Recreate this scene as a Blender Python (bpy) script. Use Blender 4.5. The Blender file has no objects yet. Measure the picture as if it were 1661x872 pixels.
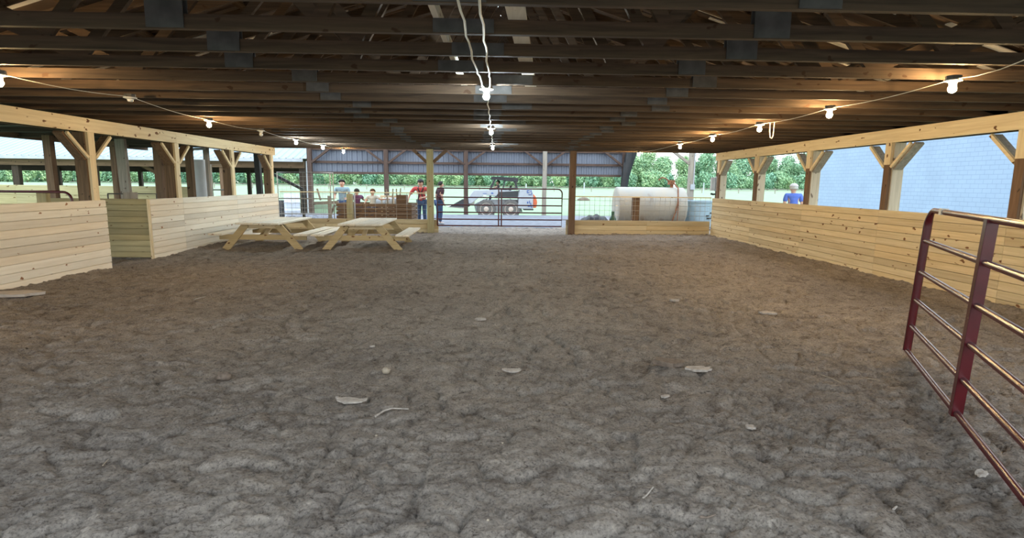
import bpy, bmesh, math, random
from mathutils import Vector, Matrix, noise
random.seed(7)
C = bpy.context.scene.collection
PI = math.pi

# ------------------------------------------------------------------ camera
FPX, CH = 650.0, 1.52                     # focal length for a 1200 px wide picture, eye height
def cam_axes(yaw=math.radians(1.49), pitch=math.radians(8.77), rho=0.011):
    z = Vector((0, 0, 1)); f0 = Vector((math.sin(yaw), math.cos(yaw), 0)); r0 = Vector((math.cos(yaw), -math.sin(yaw), 0))
    f = f0*math.cos(pitch) - z*math.sin(pitch); u0 = z*math.cos(pitch) + f0*math.sin(pitch)
    return r0*math.cos(rho) + u0*math.sin(rho), u0*math.cos(rho) - r0*math.sin(rho), f
CR, CU, CF = cam_axes()
cd = bpy.data.cameras.new('camera'); cam = bpy.data.objects.new('camera', cd); C.objects.link(cam)
cd.sensor_width = 36; cd.lens = FPX/1200*36; cd.clip_end = 2000; cd.clip_start = 0.05
M4 = Matrix((CR, CU, -CF)).transposed().to_4x4(); M4.translation = (0, 0, CH)
cam.matrix_world = M4
bpy.context.scene.camera = cam
def at(px, py, X=None, Y=None, Z=None):
    d = CF*FPX + CR*(px-600) - CU*(py-315)
    t = X/d.x if X is not None else Y/d.y if Y is not None else (Z-CH)/d.z
    return Vector((0, 0, CH)) + d*t

# ------------------------------------------------------------------ materials
def mat(name):
    m = bpy.data.materials.new(name); m.use_nodes = True
    nt = m.node_tree; b = nt.nodes['Principled BSDF']
    return m, nt, b
def N(nt, t, **kw):
    n = nt.nodes.new(t)
    for k, v in kw.items():
        if k.startswith('i_'): n.inputs[k[2:]].default_value = v
        elif k.startswith('n_'): n.inputs[int(k[2:])].default_value = v
        else: setattr(n, k, v)
    return n
def ramp(nt, src, stops):
    r = N(nt, 'ShaderNodeValToRGB'); e = r.color_ramp.elements
    while len(e) < len(stops): e.new(0.5)
    for k, (p, c) in enumerate(stops):
        e[k].position = p; e[k].color = (*c, 1) if len(c) == 3 else c
    nt.links.new(src, r.inputs['Fac']); return r
def mul(nt, a, b, typ='MULTIPLY', fac=1.0):
    n = N(nt, 'ShaderNodeMix', data_type='RGBA', blend_type=typ); n.inputs['Factor'].default_value = fac
    for s, k in ((a, 6), (b, 7)):
        if isinstance(s, tuple): n.inputs[k].default_value = (*s, 1)
        else: nt.links.new(s, n.inputs[k])
    return n.outputs[2]
def plain(name, col, rough=0.7, metal=0.0, var=0.12, scale=6.0, bump=0.0, spec=0.5):
    m, nt, b = mat(name)
    tc = N(nt, 'ShaderNodeTexCoord'); no = N(nt, 'ShaderNodeTexNoise', i_Scale=scale, i_Detail=5.0)
    nt.links.new(tc.outputs['Object'], no.inputs['Vector'])
    r = ramp(nt, no.outputs['Fac'], [(0.3, tuple(c*(1-var) for c in col)), (0.7, tuple(min(1, c*(1+var)) for c in col))])
    nt.links.new(r.outputs['Color'], b.inputs['Base Color'])
    b.inputs['Roughness'].default_value = rough; b.inputs['Metallic'].default_value = metal
    b.inputs['Specular IOR Level'].default_value = spec
    if bump:
        bp = N(nt, 'ShaderNodeBump', i_Strength=bump, i_Distance=0.02); nt.links.new(no.outputs['Fac'], bp.inputs['Height'])
        nt.links.new(bp.outputs['Normal'], b.inputs['Normal'])
    return m
def wood(name, c_dark, c_light, axis='X', knots=0.5, knot_col=(0.16, 0.07, 0.025), tint=0.22, rough=0.75, hue=None):
    m, nt, b = mat(name); L = nt.links
    tc = N(nt, 'ShaderNodeTexCoord'); ge = N(nt, 'ShaderNodeNewGeometry'); oi = N(nt, 'ShaderNodeObjectInfo')
    ad = N(nt, 'ShaderNodeMath', operation='ADD'); L.new(ge.outputs['Random Per Island'], ad.inputs[0]); L.new(oi.outputs['Random'], ad.inputs[1])
    sc = N(nt, 'ShaderNodeMath', operation='MULTIPLY', n_1=53.0); L.new(ad.outputs[0], sc.inputs[0])
    va = N(nt, 'ShaderNodeVectorMath', operation='ADD'); L.new(tc.outputs['Object'], va.inputs[0]); L.new(sc.outputs[0], va.inputs[1])
    def mapped(long, cross):
        mp = N(nt, 'ShaderNodeMapping'); mp.inputs['Scale'].default_value = tuple(long if a == axis else cross for a in 'XYZ')
        L.new(va.outputs[0], mp.inputs['Vector']); return mp.outputs[0]
    g = N(nt, 'ShaderNodeTexNoise', i_Scale=1.0, i_Detail=6.0, i_Roughness=0.6, i_Distortion=0.6); L.new(mapped(1.3, 26.0), g.inputs['Vector'])
    col = ramp(nt, g.outputs['Fac'], [(0.28, c_dark), (0.72, c_light)]).outputs['Color']
    rp = ramp(nt, ge.outputs['Random Per Island'], [(0.0, (1-tint, 1-tint*1.15, 1-tint*1.3)), (0.5, (1, 1, 1)), (0.75, hue or (1, 0.93, 0.84)), (1.0, (1+tint*0.4,)*3)])
    col = mul(nt, col, rp.outputs['Color'])
    if knots:
        v = N(nt, 'ShaderNodeTexVoronoi', i_Scale=1.0, i_Randomness=1.0); v.inputs['Randomness'].default_value = 1.0; sk = N(nt, 'ShaderNodeVectorMath', operation='ADD'); L.new(mapped(5.2, 8.0), sk.inputs[0]); dn = N(nt, 'ShaderNodeTexNoise', i_Scale=1.0, i_Detail=2.0); L.new(mapped(7.0, 14.0), dn.inputs['Vector']); L.new(dn.outputs['Color'], sk.inputs[1]); L.new(sk.outputs[0], v.inputs['Vector'])
        kr = ramp(nt, v.outputs['Distance'], [(0.22*knots+0.06, (1, 1, 1)), (0.30*knots+0.09, (0, 0, 0))])
        sr = N(nt, 'ShaderNodeSeparateColor'); L.new(v.outputs['Color'], sr.inputs[0])
        gt = N(nt, 'ShaderNodeMath', operation='GREATER_THAN', n_1=0.5); L.new(sr.outputs[0], gt.inputs[0])
        km = N(nt, 'ShaderNodeMath', operation='MULTIPLY'); L.new(kr.outputs['Color'], km.inputs[0]); L.new(gt.outputs[0], km.inputs[1])
        mx = N(nt, 'ShaderNodeMix', data_type='RGBA'); L.new(km.outputs[0], mx.inputs['Factor']); L.new(col, mx.inputs[6]); mx.inputs[7].default_value = (*knot_col, 1)
        col = mx.outputs[2]
    L.new(col, b.inputs['Base Color'])
    b.inputs['Roughness'].default_value = rough; b.inputs['Specular IOR Level'].default_value = 0.25
    bp = N(nt, 'ShaderNodeBump', i_Strength=0.25, i_Distance=0.004); L.new(g.outputs['Fac'], bp.inputs['Height']); L.new(bp.outputs['Normal'], b.inputs['Normal'])
    return m
NEWD, NEWL = (0.62, 0.50, 0.31), (0.80, 0.70, 0.49)
M = {}
for a in 'XYZ':
    M['new'+a] = wood('new_pine_'+a, NEWD, NEWL, a, 0.35)
    M['pale'+a] = wood('pale_board_'+a, (0.76, 0.70, 0.58), (0.90, 0.86, 0.75), a, 0.25, (0.30, 0.15, 0.07), 0.2, hue=(1, 0.93, 0.85))
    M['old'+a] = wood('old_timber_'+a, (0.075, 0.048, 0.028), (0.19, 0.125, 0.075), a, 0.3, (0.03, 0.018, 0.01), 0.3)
    M['treat'+a] = wood('green_treated_pine_'+a, (0.29, 0.25, 0.13), (0.46, 0.39, 0.22), a, 0.3, (0.14, 0.08, 0.03), 0.2)
    M['grey'+a] = wood('weathered_timber_'+a, (0.20, 0.18, 0.155), (0.38, 0.345, 0.30), a, 0.3, (0.10, 0.07, 0.05), 0.2)
    M['brown'+a] = wood('brown_timber_'+a, (0.10, 0.062, 0.038), (0.21, 0.13, 0.08), a, 0.3, (0.05, 0.03, 0.02), 0.3)
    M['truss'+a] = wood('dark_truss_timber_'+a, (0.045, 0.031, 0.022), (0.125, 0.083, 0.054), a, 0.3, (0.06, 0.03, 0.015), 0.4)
for a in 'XYZ': M['dusk'+a] = wood('shaded_red_brown_timber_'+a, (0.045, 0.029, 0.024), (0.12, 0.078, 0.062), a, 0.3, (0.02, 0.012, 0.01), 0.3)  # darkened brown timber; shade of an absent yard roof put into the colour
for a in 'XYZ': M['dark'+a] = wood('shade_dark_timber_'+a, (0.022, 0.016, 0.012), (0.065, 0.045, 0.032), a, 0.3, (0.01, 0.008, 0.006), 0.3)  # darkened copy; shade under the shed and aisle roofs put into the colour
M['yellowX'] = wood('yellow_pine_board', (0.52, 0.41, 0.235), (0.70, 0.585, 0.375), 'X', 0.35)
M['legX'] = wood('shaded_tan_table_leg', (0.42, 0.33, 0.18), (0.60, 0.49, 0.29), 'X', 0.4)  # shade on the table's near side is put into this darker tone
M['red'] = plain('dark_red_gate_paint', (0.075, 0.005, 0.008), 0.24, 0.0, 0.15, 8, spec=0.55)
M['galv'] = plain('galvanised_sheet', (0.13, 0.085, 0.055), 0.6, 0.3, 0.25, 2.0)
M['lightstreak'] = plain('pale_light_streak', (0.80, 0.76, 0.68), 0.5, 0.0, 0.1, 6)
M['plate'] = plain('weathered_gusset_plywood', (0.085, 0.08, 0.078), 0.8, 0, 0.25, 9)
M['porcelain'] = plain('white_porcelain', (0.75, 0.73, 0.68), 0.4)
M['cable'] = plain('cream_cable_sheath', (0.75, 0.70, 0.58), 0.5)
M['black'] = plain('black_rubber', (0.015, 0.015, 0.016), 0.55, 0, 0.3)
M['boxmetal'] = plain('dark_box_metal', (0.10, 0.09, 0.08), 0.6, 0.3)
M['steel'] = plain('galvanised_wire', (0.40, 0.38, 0.34), 0.45, 0.7)
M['siding'] = plain('ribbed_wall_sheet', (0.145, 0.162, 0.205), 0.5, 0.0, 0.08, 3)  # grey darkened to hold the shade a yard roof would cast
M['shedroof'] = plain('bright_roof_sheet', (0.31, 0.39, 0.43), 0.6, 0.0, 0.06, 1.2)
M['white'] = plain('white_paint', (0.42, 0.44, 0.47), 0.4, 0, 0.05)
M['greymetal'] = plain('grey_painted_metal', (0.42, 0.44, 0.47), 0.45)
M['darkgrey'] = plain('charcoal_machine_paint', (0.035, 0.037, 0.04), 0.5)
M['rim'] = plain('cream_wheel_rim', (0.62, 0.50, 0.42), 0.5)
M['tyre'] = plain('dusty_tyre_rubber', (0.15, 0.14, 0.13), 0.9)
M['orange'] = plain('orange_machine_paint', (0.75, 0.17, 0.07), 0.45)
M['blue'] = plain('blue_lettering', (0.03, 0.10, 0.35), 0.5)
M['brightpanel'] = plain('white_panel_plastic', (0.62, 0.66, 0.71), 0.35, 0, 0.04)
M['plastic'] = plain('pale_blue_plastic', (0.32, 0.43, 0.50), 0.4)
M['green'] = plain('dark_green_plastic', (0.02, 0.07, 0.035), 0.4)
M['rust'] = plain('rusty_iron', (0.24, 0.10, 0.05), 0.8, 0.2, 0.4, 14)
M['concrete'] = plain('dusty_concrete', (0.50, 0.44, 0.38), 0.9, 0, 0.15, 9, 0.4)
M['chip'] = plain('pale_bark_chip', (0.39, 0.34, 0.29), 0.9, 0, 0.25, 30, 0.5)
M['darkchip'] = plain('dark_bark_chip', (0.16, 0.12, 0.09), 0.9, 0, 0.3, 30, 0.5)
M['stone'] = plain('tan_clod', (0.36, 0.30, 0.225), 0.95, 0, 0.2, 25, 0.6)
M['trunk'] = plain('tree_bark', (0.12, 0.09, 0.065), 0.9)

def emissive(name, col, s):
    m, nt, b = mat(name)
    b.inputs['Emission Color'].default_value = (*col, 1); b.inputs['Emission Strength'].default_value = s
    b.inputs['Base Color'].default_value = (0.9, 0.9, 0.9, 1); return m
M['warm'] = emissive('warm_bulb_glass', (1.0, 0.68, 0.32), 800)
M['cool'] = emissive('cool_bulb_glass', (0.80, 0.95, 1.0), 800)

def tank_mat():
    m, nt, b = mat('cream_tank_paint'); L = nt.links
    tc = N(nt, 'ShaderNodeTexCoord'); n1 = N(nt, 'ShaderNodeTexNoise', i_Scale=1.6, i_Detail=7.0); L.new(tc.outputs['Object'], n1.inputs['Vector'])
    r = ramp(nt, n1.outputs['Fac'], [(0.35, (0.41, 0.355, 0.28)), (0.6, (0.36, 0.345, 0.31)), (0.74, (0.24, 0.165, 0.10))])
    L.new(r.outputs['Color'], b.inputs['Base Color']); b.inputs['Roughness'].default_value = 0.55; return m
M['tank'] = tank_mat()
def block_mat():
    m, nt, b = mat('painted_block_wall'); L = nt.links
    tc = N(nt, 'ShaderNodeTexCoord'); sp = N(nt, 'ShaderNodeSeparateXYZ'); cb = N(nt, 'ShaderNodeCombineXYZ'); L.new(tc.outputs['Object'], sp.inputs[0])
    L.new(sp.outputs['Y'], cb.inputs['X']); L.new(sp.outputs['Z'], cb.inputs['Y'])
    br = N(nt, 'ShaderNodeTexBrick', i_Scale=1.0); br.inputs['Brick Width'].default_value = 0.42; br.inputs['Row Height'].default_value = 0.19
    br.inputs['Mortar Size'].default_value = 0.010; br.inputs['Mortar Smooth'].default_value = 0.6
    br.inputs['Color1'].default_value = (0.29, 0.365, 0.50, 1); br.inputs['Color2'].default_value = (0.28, 0.355, 0.49, 1); br.inputs['Mortar'].default_value = (0.20, 0.265, 0.40, 1)
    L.new(cb.outputs[0], br.inputs['Vector'])
    no = N(nt, 'ShaderNodeTexNoise', i_Scale=0.8, i_Detail=6.0); L.new(tc.outputs['Object'], no.inputs['Vector'])
    L.new(mul(nt, br.outputs['Color'], ramp(nt, no.outputs['Fac'], [(0.3, (0.9, 0.9, 0.9)), (0.7, (1, 1, 1))]).outputs['Color']), b.inputs['Base Color'])
    bp = N(nt, 'ShaderNodeBump', i_Strength=0.5, i_Distance=0.01, invert=True); L.new(br.outputs['Fac'], bp.inputs['Height']); L.new(bp.outputs['Normal'], b.inputs['Normal'])
    b.inputs['Roughness'].default_value = 0.7; return m
M['block'] = block_mat()
def dirt_mat():
    m, nt, b = mat('trampled_dirt'); L = nt.links
    tc = N(nt, 'ShaderNodeTexCoord')
    def no(s, d=8.0, r=0.6, dist=0.0):
        n = N(nt, 'ShaderNodeTexNoise', i_Scale=s, i_Detail=d, i_Roughness=r, i_Distortion=dist); L.new(tc.outputs['Object'], n.inputs['Vector']); return n.outputs['Fac']
    col = ramp(nt, no(0.45, 4), [(0.32, (0.29, 0.252, 0.222)), (0.66, (0.375, 0.322, 0.275))]).outputs['Color']
    col = mul(nt, col, ramp(nt, no(5.5, 8, 0.65, 0.8), [(0.30, (0.50, 0.47, 0.45)), (0.46, (0.92, 0.92, 0.92)), (0.7, (1.18, 1.17, 1.15))]).outputs['Color'])
    col = mul(nt, col, ramp(nt, no(70, 4, 0.7), [(0.32, (0.45, 0.42, 0.40)), (0.46, (0.98, 0.98, 0.98)), (0.70, (1.3, 1.28, 1.22))]).outputs['Color'])
    col = mul(nt, col, ramp(nt, no(24, 6, 0.75, 0.6), [(0.33, (0.42, 0.40, 0.38)), (0.43, (0.97, 0.97, 0.97)), (0.68, (1.12, 1.12, 1.1))]).outputs['Color'])
    L.new(col, b.inputs['Base Color']); b.inputs['Roughness'].default_value = 0.95; b.inputs['Specular IOR Level'].default_value = 0.1
    b1 = N(nt, 'ShaderNodeBump', i_Strength=1.0, i_Distance=0.03); L.new(no(22, 9, 0.72, 0.8), b1.inputs['Height'])
    b2 = N(nt, 'ShaderNodeBump', i_Strength=0.8, i_Distance=0.012); L.new(no(60, 6, 0.7), b2.inputs['Height']); L.new(b1.outputs['Normal'], b2.inputs['Normal'])
    L.new(b2.outputs['Normal'], b.inputs['Normal']); return m
M['dirt'] = dirt_mat()
M['gravel'] = plain('pale_gravel', (0.20, 0.205, 0.23), 0.95, 0, 0.22, 5, 0.6)
M['field'] = plain('mown_grass', (0.275, 0.37, 0.23), 0.95, 0, 0.10, 0.5, 0.3, 0.1)
def leaf(name, c1, c2):
    m, nt, b = mat(name); L = nt.links
    ge = N(nt, 'ShaderNodeNewGeometry'); oi = N(nt, 'ShaderNodeObjectInfo')
    col = ramp(nt, ge.outputs['Random Per Island'], [(0, c1), (1, c2)]).outputs['Color']
    col = mul(nt, col, ramp(nt, oi.outputs['Random'], [(0, (0.75, 0.9, 0.95)), (1, (1.2, 1.1, 0.85))]).outputs['Color'])
    L.new(col, b.inputs['Base Color']); b.inputs['Roughness'].default_value = 0.8; b.inputs['Specular IOR Level'].default_value = 0.1
    b.inputs['Transmission Weight'].default_value = 0.0; return m
M['leaf'] = leaf('tree_leaf', (0.14, 0.28, 0.18), (0.42, 0.58, 0.37))

# ------------------------------------------------------------------ mesh helpers
class MB:
    def __init__(s): s.bm = bmesh.new()
    def box(s, c, size, R=None):
        c = Vector(c); h = Vector(size)/2; vs = []
        for i in (-1, 1):
            for j in (-1, 1):
                for k in (-1, 1):
                    v = Vector((i*h.x, j*h.y, k*h.z)); v = R @ v if R else v
                    vs.append(s.bm.verts.new(c+v))
        for f in ((0, 1, 3, 2), (4, 6, 7, 5), (0, 4, 5, 1), (2, 3, 7, 6), (0, 2, 6, 4), (1, 5, 7, 3)): s.bm.faces.new([vs[i] for i in f])
        return s
    def span(s, a, b): return s.box([(p+q)/2 for p, q in zip(a, b)], [abs(q-p) for p, q in zip(a, b)])
    def beam(s, p0, p1, w, h, up=(0, 0, 1)):            # w across, h along up
        p0, p1 = Vector(p0), Vector(p1); d = (p1-p0); L = d.length; d.normalize()
        up = Vector(up); side = d.cross(up)
        if side.length < 1e-5: side = d.cross(Vector((0, 1, 0)))
        side.normalize(); up2 = side.cross(d).normalized()
        R = Matrix((side, d, up2)).transposed()
        return s.box((p0+p1)/2, (w, L, h), R)
    def tube(s, pts, r, n=8, closed=False, caps=True):
        pts = [Vector(p) for p in pts]; m = len(pts); rings = []; prev = None
        rs = r if isinstance(r, (list, tuple)) else [r]*m
        for i, p in enumerate(pts):
            a = pts[(i-1) % m] if (i > 0 or closed) else p; b = pts[(i+1) % m] if (i < m-1 or closed) else p
            t = (b-a).normalized()
            if prev is None:
                prev = t.cross(Vector((0, 0, 1)))
                if prev.length < 1e-3: prev = t.cross(Vector((0, 1, 0)))
            x = (prev - t*prev.dot(t)).normalized(); y = t.cross(x); prev = x
            rings.append([s.bm.verts.new(p + (x*math.cos(2*PI*k/n) + y*math.sin(2*PI*k/n))*rs[i]) for k in range(n)])
        for i in range(m if closed else m-1):
            A, B = rings[i], rings[(i+1) % m]
            for k in range(n): s.bm.faces.new((A[k], A[(k+1) % n], B[(k+1) % n], B[k]))
        if caps and not closed:
            s.bm.faces.new(rings[0][::-1]); s.bm.faces.new(rings[-1])
        return s
    def lathe(s, prof, c=(0, 0, 0), n=16, axis='Z'):    # prof: (r, h)
        c = Vector(c); rings = []
        def P(r, h, a):
            x, y = r*math.cos(a), r*math.sin(a)
            return c + (Vector((x, y, h)) if axis == 'Z' else Vector((h, x, y)) if axis == 'X' else Vector((x, h, y)))
        for r, h in prof: rings.append([s.bm.verts.new(P(max(r, 1e-4), h, 2*PI*k/n)) for k in range(n)])
        for A, B in zip(rings, rings[1:]):
            for k in range(n): s.bm.faces.new((A[k], A[(k+1) % n], B[(k+1) % n], B[k]))
        s.bm.faces.new(rings[0][::-1]); s.bm.faces.new(rings[-1]); return s
    def prism(s, prof, d0, d1, axis='X'):
        def P(u, v, d): return {'X': (d, u, v), 'Y': (u, d, v), 'Z': (u, v, d)}[axis]
        A = [s.bm.verts.new(P(u, v, d0)) for u, v in prof]; B = [s.bm.verts.new(P(u, v, d1)) for u, v in prof]; n = len(prof)
        for k in range(n): s.bm.faces.new((A[k], A[(k+1) % n], B[(k+1) % n], B[k]))
        s.bm.faces.new(A[::-1]); s.bm.faces.new(B); return s
    def ball(s, c, r, seg=14, rings=8, sc=(1, 1, 1)):
        bmesh.ops.create_uvsphere(s.bm, u_segments=seg, v_segments=rings, radius=r, matrix=Matrix.Translation(c) @ Matrix.Diagonal((*sc, 1))); return s
    def build(s, name, m, parent=None, smooth=False, kind=None, bevel=0):
        bmesh.ops.recalc_face_normals(s.bm, faces=s.bm.faces)
        me = bpy.data.meshes.new(name); s.bm.to_mesh(me); s.bm.free()
        if m: me.materials.append(m)
        o = bpy.data.objects.new(name, me); C.objects.link(o)
        if parent: o.parent = parent
        if smooth:
            for p in me.polygons: p.use_smooth = True
            try: me.set_sharp_from_angle(angle=math.radians(40))
            except Exception: pass
        if kind: o['kind'] = kind
        if bevel:
            md = o.modifiers.new('bevel', 'BEVEL'); md.width = bevel; md.segments = 2; md.limit_method = 'ANGLE'
        return o
def tag(o, label, cat, group=None, kind=None):
    o['label'] = label; o['category'] = cat
    if group: o['group'] = group
    if kind: o['kind'] = kind
    return o
def thing(name, label, cat, loc=(0, 0, 0), rz=0, group=None):
    o = bpy.data.objects.new(name, None); C.objects.link(o); o.location = loc; o.rotation_euler = (0, 0, rz); o.empty_display_size = 0.1
    return tag(o, label, cat, group)
def dup(root, loc, rz=0, label=None):
    def cp(o, parent):
        c = o.copy(); C.objects.link(c)
        if parent: c.parent = parent
        for ch in o.children: cp(ch, c)
        return c
    kids = list(root.children); r = root.copy(); C.objects.link(r); r.location = loc; r.rotation_euler = (0, 0, rz)
    if label: r['label'] = label
    for k in kids: cp(k, r)
    return r
ORD = ['first', 'second', 'third', 'fourth', 'fifth', 'sixth', 'seventh', 'eighth', 'ninth', 'tenth', 'eleventh', 'twelfth', 'thirteenth', 'fourteenth', 'fifteenth',
       'sixteenth', 'seventeenth', 'eighteenth', 'nineteenth', 'twentieth', 'twenty-first', 'twenty-second', 'twenty-third', 'twenty-fourth']

# ------------------------------------------------------------------ ground
XR, XL, YF = 6.55, -6.60, 17.0            # inner faces of side walls, far end line
def ground_z(x, y, fine=True):
    p = Vector((x, y, 0))
    z = 0.035*noise.noise(p*0.5)
    if fine:
        w = Vector((noise.noise(p*2.1), noise.noise(p*2.1+Vector((9, 3, 1))), 0))*0.20 + Vector((noise.noise(p*9), noise.noise(p*9+Vector((4, 7, 2))), 0))*0.035
        q = p + w
        for sc_, amp, ph in ((2.9, 1.0, 0.0), (7.5, 0.6, 3.3)):      # trodden plates with crisp broken edges
            d, pts = noise.voronoi(Vector((q.x*sc_+ph, q.y*sc_*1.15, 0.0)))
            c = pts[0]; gap = d[1]-d[0]
            z += amp*(0.030*noise.noise(c*3.7) + (q.x*sc_+ph-c.x)*0.020*noise.noise(c*5.1) + (q.y*sc_*1.15-c.y)*0.024*noise.noise(c*4.3+Vector((2, 2, 2))))
            z -= amp*0.032*math.exp(-(gap/0.06)**2)*(0.25+1.1*max(0, noise.noise(p*1.3+Vector((ph, 5, 0)))+0.35))
        z += 0.012*noise.noise(q*11.0) + 0.016*abs(noise.noise(p*19.0)) + 0.009*noise.noise(p*37.0)
        t = noise.noise(p*0.9+Vector((3, 1, 0)))
        z += 0.035*max(0, t)*noise.noise(q*6.0)
    for wx in (XR, XL):
        z += 0.03*math.exp(-((x-wx)/0.25)**2)
    return z
def make_floor():
    ys = []; y = -8.0
    while y < 1.4: ys.append(y); y += 0.25
    y = 1.4
    while y < 19.6: ys.append(y); y += 0.009*max(1.4, y)**0.8 if y > 1.4 else 0.02
    ys.append(19.8)
    nx = 760; x0, x1 = -9.6, 8.2
    xs = [x0+(x1-x0)*i/nx for i in range(nx+1)]
    verts = []; faces = []
    for y in ys:
        f = y > 1.3
        for x in xs: verts.append((x, y, ground_z(x, y, f)))
    w = nx+1
    for j in range(len(ys)-1):
        for i in range(nx): a = j*w+i; faces.append((a, a+1, a+w+1, a+w))
    me = bpy.data.meshes.new('floor'); me.from_pydata(verts, [], faces); me.materials.append(M['dirt'])
    for p in me.polygons: p.use_smooth = True
    o = bpy.data.objects.new('floor', me); C.objects.link(o); o['kind'] = 'structure'; o['label'] = 'trampled brown dirt floor of the barn'
make_floor()
m = MB()                                    # yard behind the gate: a low gravel apron that ends at the grass
m.bm.faces.new([m.bm.verts.new(p) for p in ((-14, 19.3, 0.0), (14, 19.3, 0.0), (14, 24.9, 0.12), (-14, 24.9, 0.12))])
m.bm.faces.new([m.bm.verts.new(p) for p in ((-14, 24.9, 0.12), (14, 24.9, 0.12), (14, 25.05, -0.12), (-14, 25.05, -0.12))])
m.build('gravel_yard', M['gravel'], kind='structure')
m = MB(); n = 60
vs = {}
for i in range(n+1):
    for j in range(n+1):
        x = -500+1000*i/n; y = -150+650*(j/n)
        vs[i, j] = m.bm.verts.new((x, y, -0.09 if y > -20 else -0.09))
for i in range(n):
    for j in range(n): m.bm.faces.new((vs[i, j], vs[i+1, j], vs[i+1, j+1], vs[i, j+1]))
m.build('grass_field', M['field'], kind='structure')
m = MB(); m.span((-30, -14, -0.3), (30, -1.5, -0.06)); m.build('darkened_forecourt', M['darkchip'], kind='structure')  # unseen yard, darkened to cut the light it bounces onto the trusses

# ------------------------------------------------------------------ plank walls
def plank_wall(name, p0, p1, z0, z1, nb, material, joints=(), thick=0.04, kind=None, jitter=0.0):
    """boards run along local X from p0 to p1; the finished face looks along local -Y"""
    p0, p1 = Vector((*p0, 0)), Vector((*p1, 0)); d = p1-p0; L = d.length
    m = MB(); h = (z1-z0)/nb; c = 0.012
    cuts = [0]+[j for j in joints if 0 < j < L]+[L]
    for k in range(nb):
        a, b = z0+k*h, z0+(k+1)*h
        prof = [(0, a+0.006), (0, b-0.006), (c, b-0.003), (thick*0.6, b-0.003), (thick*0.6, b), (thick, b), (thick, a), (thick*0.6, a), (thick*0.6, a+0.003), (c, a+0.003)]
        for u0, u1 in zip(cuts, cuts[1:]):
            e = random.uniform(-jitter, jitter)
            m.prism(prof, u0+0.0015+(e if u0 == 0 else 0), u1-0.0015+(e if u1 == L else 0), 'X')
    o = m.build(name, material, kind=kind); o.location = p0; o.rotation_euler = (0, 0, math.atan2(d.y, d.x)); return o
PY = [16.75-2.44*k for k in range(6)]     # post stations along both side walls
# right wall: face looks to -X  => local -Y = -X : direction +Y... rotate so that local X = -Y
o = plank_wall('wall_right', (XR, 16.95), (XR, 3.0), -0.02, 1.14, 10, M['yellowX'], [16.95-y for y in PY[1:]], kind='structure'); o['label'] = 'long new pine plank half wall under the right openings'
o = plank_wall('wall_left', (XL, 10.75), (XL, 16.95), -0.02, 1.15, 10, M['paleX'], [PY[2]-10.75, PY[1]-10.75], kind='structure'); o['label'] = 'pale plank half wall behind the picnic tables'
o = plank_wall('plank_barrier', (XL, 3.6), (XL, 9.56), 0.0, 1.17, 10, M['paleX'], [], jitter=0.006)
tag(o, 'pale knotty plank panel standing alone before the alley gap, cut by the picture edge', 'plank wall')
o = plank_wall('plank_return', (-8.5, 10.77), (XL-0.035, 10.77), 0.03, 1.15, 10, M['treatX'], [], jitter=0.012)
tag(o, 'greenish plank return across the alley, joined to the corner of the left wall', 'plank wall')
o = plank_wall('kickboard_wall', (XL, YF), (-1.82, YF), -0.02, 0.40, 3, M['yellowX'], [2.4])
tag(o, 'low plank kickboard behind the picnic tables, left of the red gate', 'plank wall')
o = plank_wall('kickboard_wall', (2.08, YF), (XR-0.01, YF), -0.02, 0.42, 3, M['yellowX'], [2.5])
tag(o, 'low plank kickboard between the red gate and the right wall', 'plank wall')
m = MB(); m.span((XL-0.035, 10.70, 0.0), (XL-0.004, 10.748, 1.15)); tag(m.build('corner_stud', M['newZ']), 'narrow pine stud at the corner of the greenish plank return', 'stud')

# ------------------------------------------------------------------ headers, posts and braces
ZH0, ZH1 = 2.265, 2.485
def header(side):
    s = 1 if side == 'right' else -1; x = (XR if s > 0 else XL)+s*0.044
    t = thing('header_beam', f'long new pine header beam carrying the trusses over the {side} wall', 'beam', (x, 0, 0))
    for k, (a, b) in enumerate([(1.0, PY[5]), (PY[5], PY[4]), (PY[4], PY[2]), (PY[2], PY[1]), (PY[1], 17.0)]):
        m = MB(); m.span((0, a+0.002, ZH0), (s*0.045, b-0.002, ZH1)); m.build('header_board', M['newY'], t)
    m = MB(); m.span((s*0.19, 1.0, ZH0), (s*0.235, 17.0, ZH1)); m.build('outer_girt', M['oldY'], t)
for side in ('left', 'right'): header(side)
def side_post(side, y, label, first=True):
    s = 1 if side == 'right' else -1; x = (XR if s > 0 else XL)+s*0.044
    t = thing('timber_post', label, 'post', (x, y, 0), 0, f'timber posts of the {side} wall')
    main = 'grey' if s > 0 else 'old'; w = 0.19
    m = MB(); m.span((s*0.048, -w/2, -0.05), (s*0.235, w/2, ZH0-0.001)); m.build('post', M[main+'Z'] if s < 0 else M['palegreyZ'], t)
    m = MB(); m.span((s*0.004, -0.068, 1.0), (s*0.046, 0.068, 1.90)); m.build('facing_board', M['brownZ'] if s > 0 else M['newZ'], t)
    m = MB(); m.span((0, -0.072, 1.90), (s*0.046, 0.072, ZH0-0.002)); m.build('bearing_block', M['newZ'], t)
    for d in (-1, 1):
        if (y > 16.5 and d > 0): continue
        m = MB(); m.beam((s*0.125, d*0.10, 1.83), (s*0.125, d*0.53, ZH0-0.035), 0.15, 0.042, (0, -d, 1)); m.build('knee_brace', M['brownY'] if s < 0 else M['greyY'], t)
        m = MB(); m.beam((s*0.022, d*0.085, 1.86), (s*0.022, d*0.49, ZH0-0.035), 0.038, 0.045, (0, -d, 1)); m.build('brace_edge_strip', M['newY'], t)
    return t
M['palegreyZ'] = wood('pale_grey_post', (0.40, 0.36, 0.29), (0.60, 0.55, 0.45), 'Z', 0.55, (0.16, 0.12, 0.09), 0.15)
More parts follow.
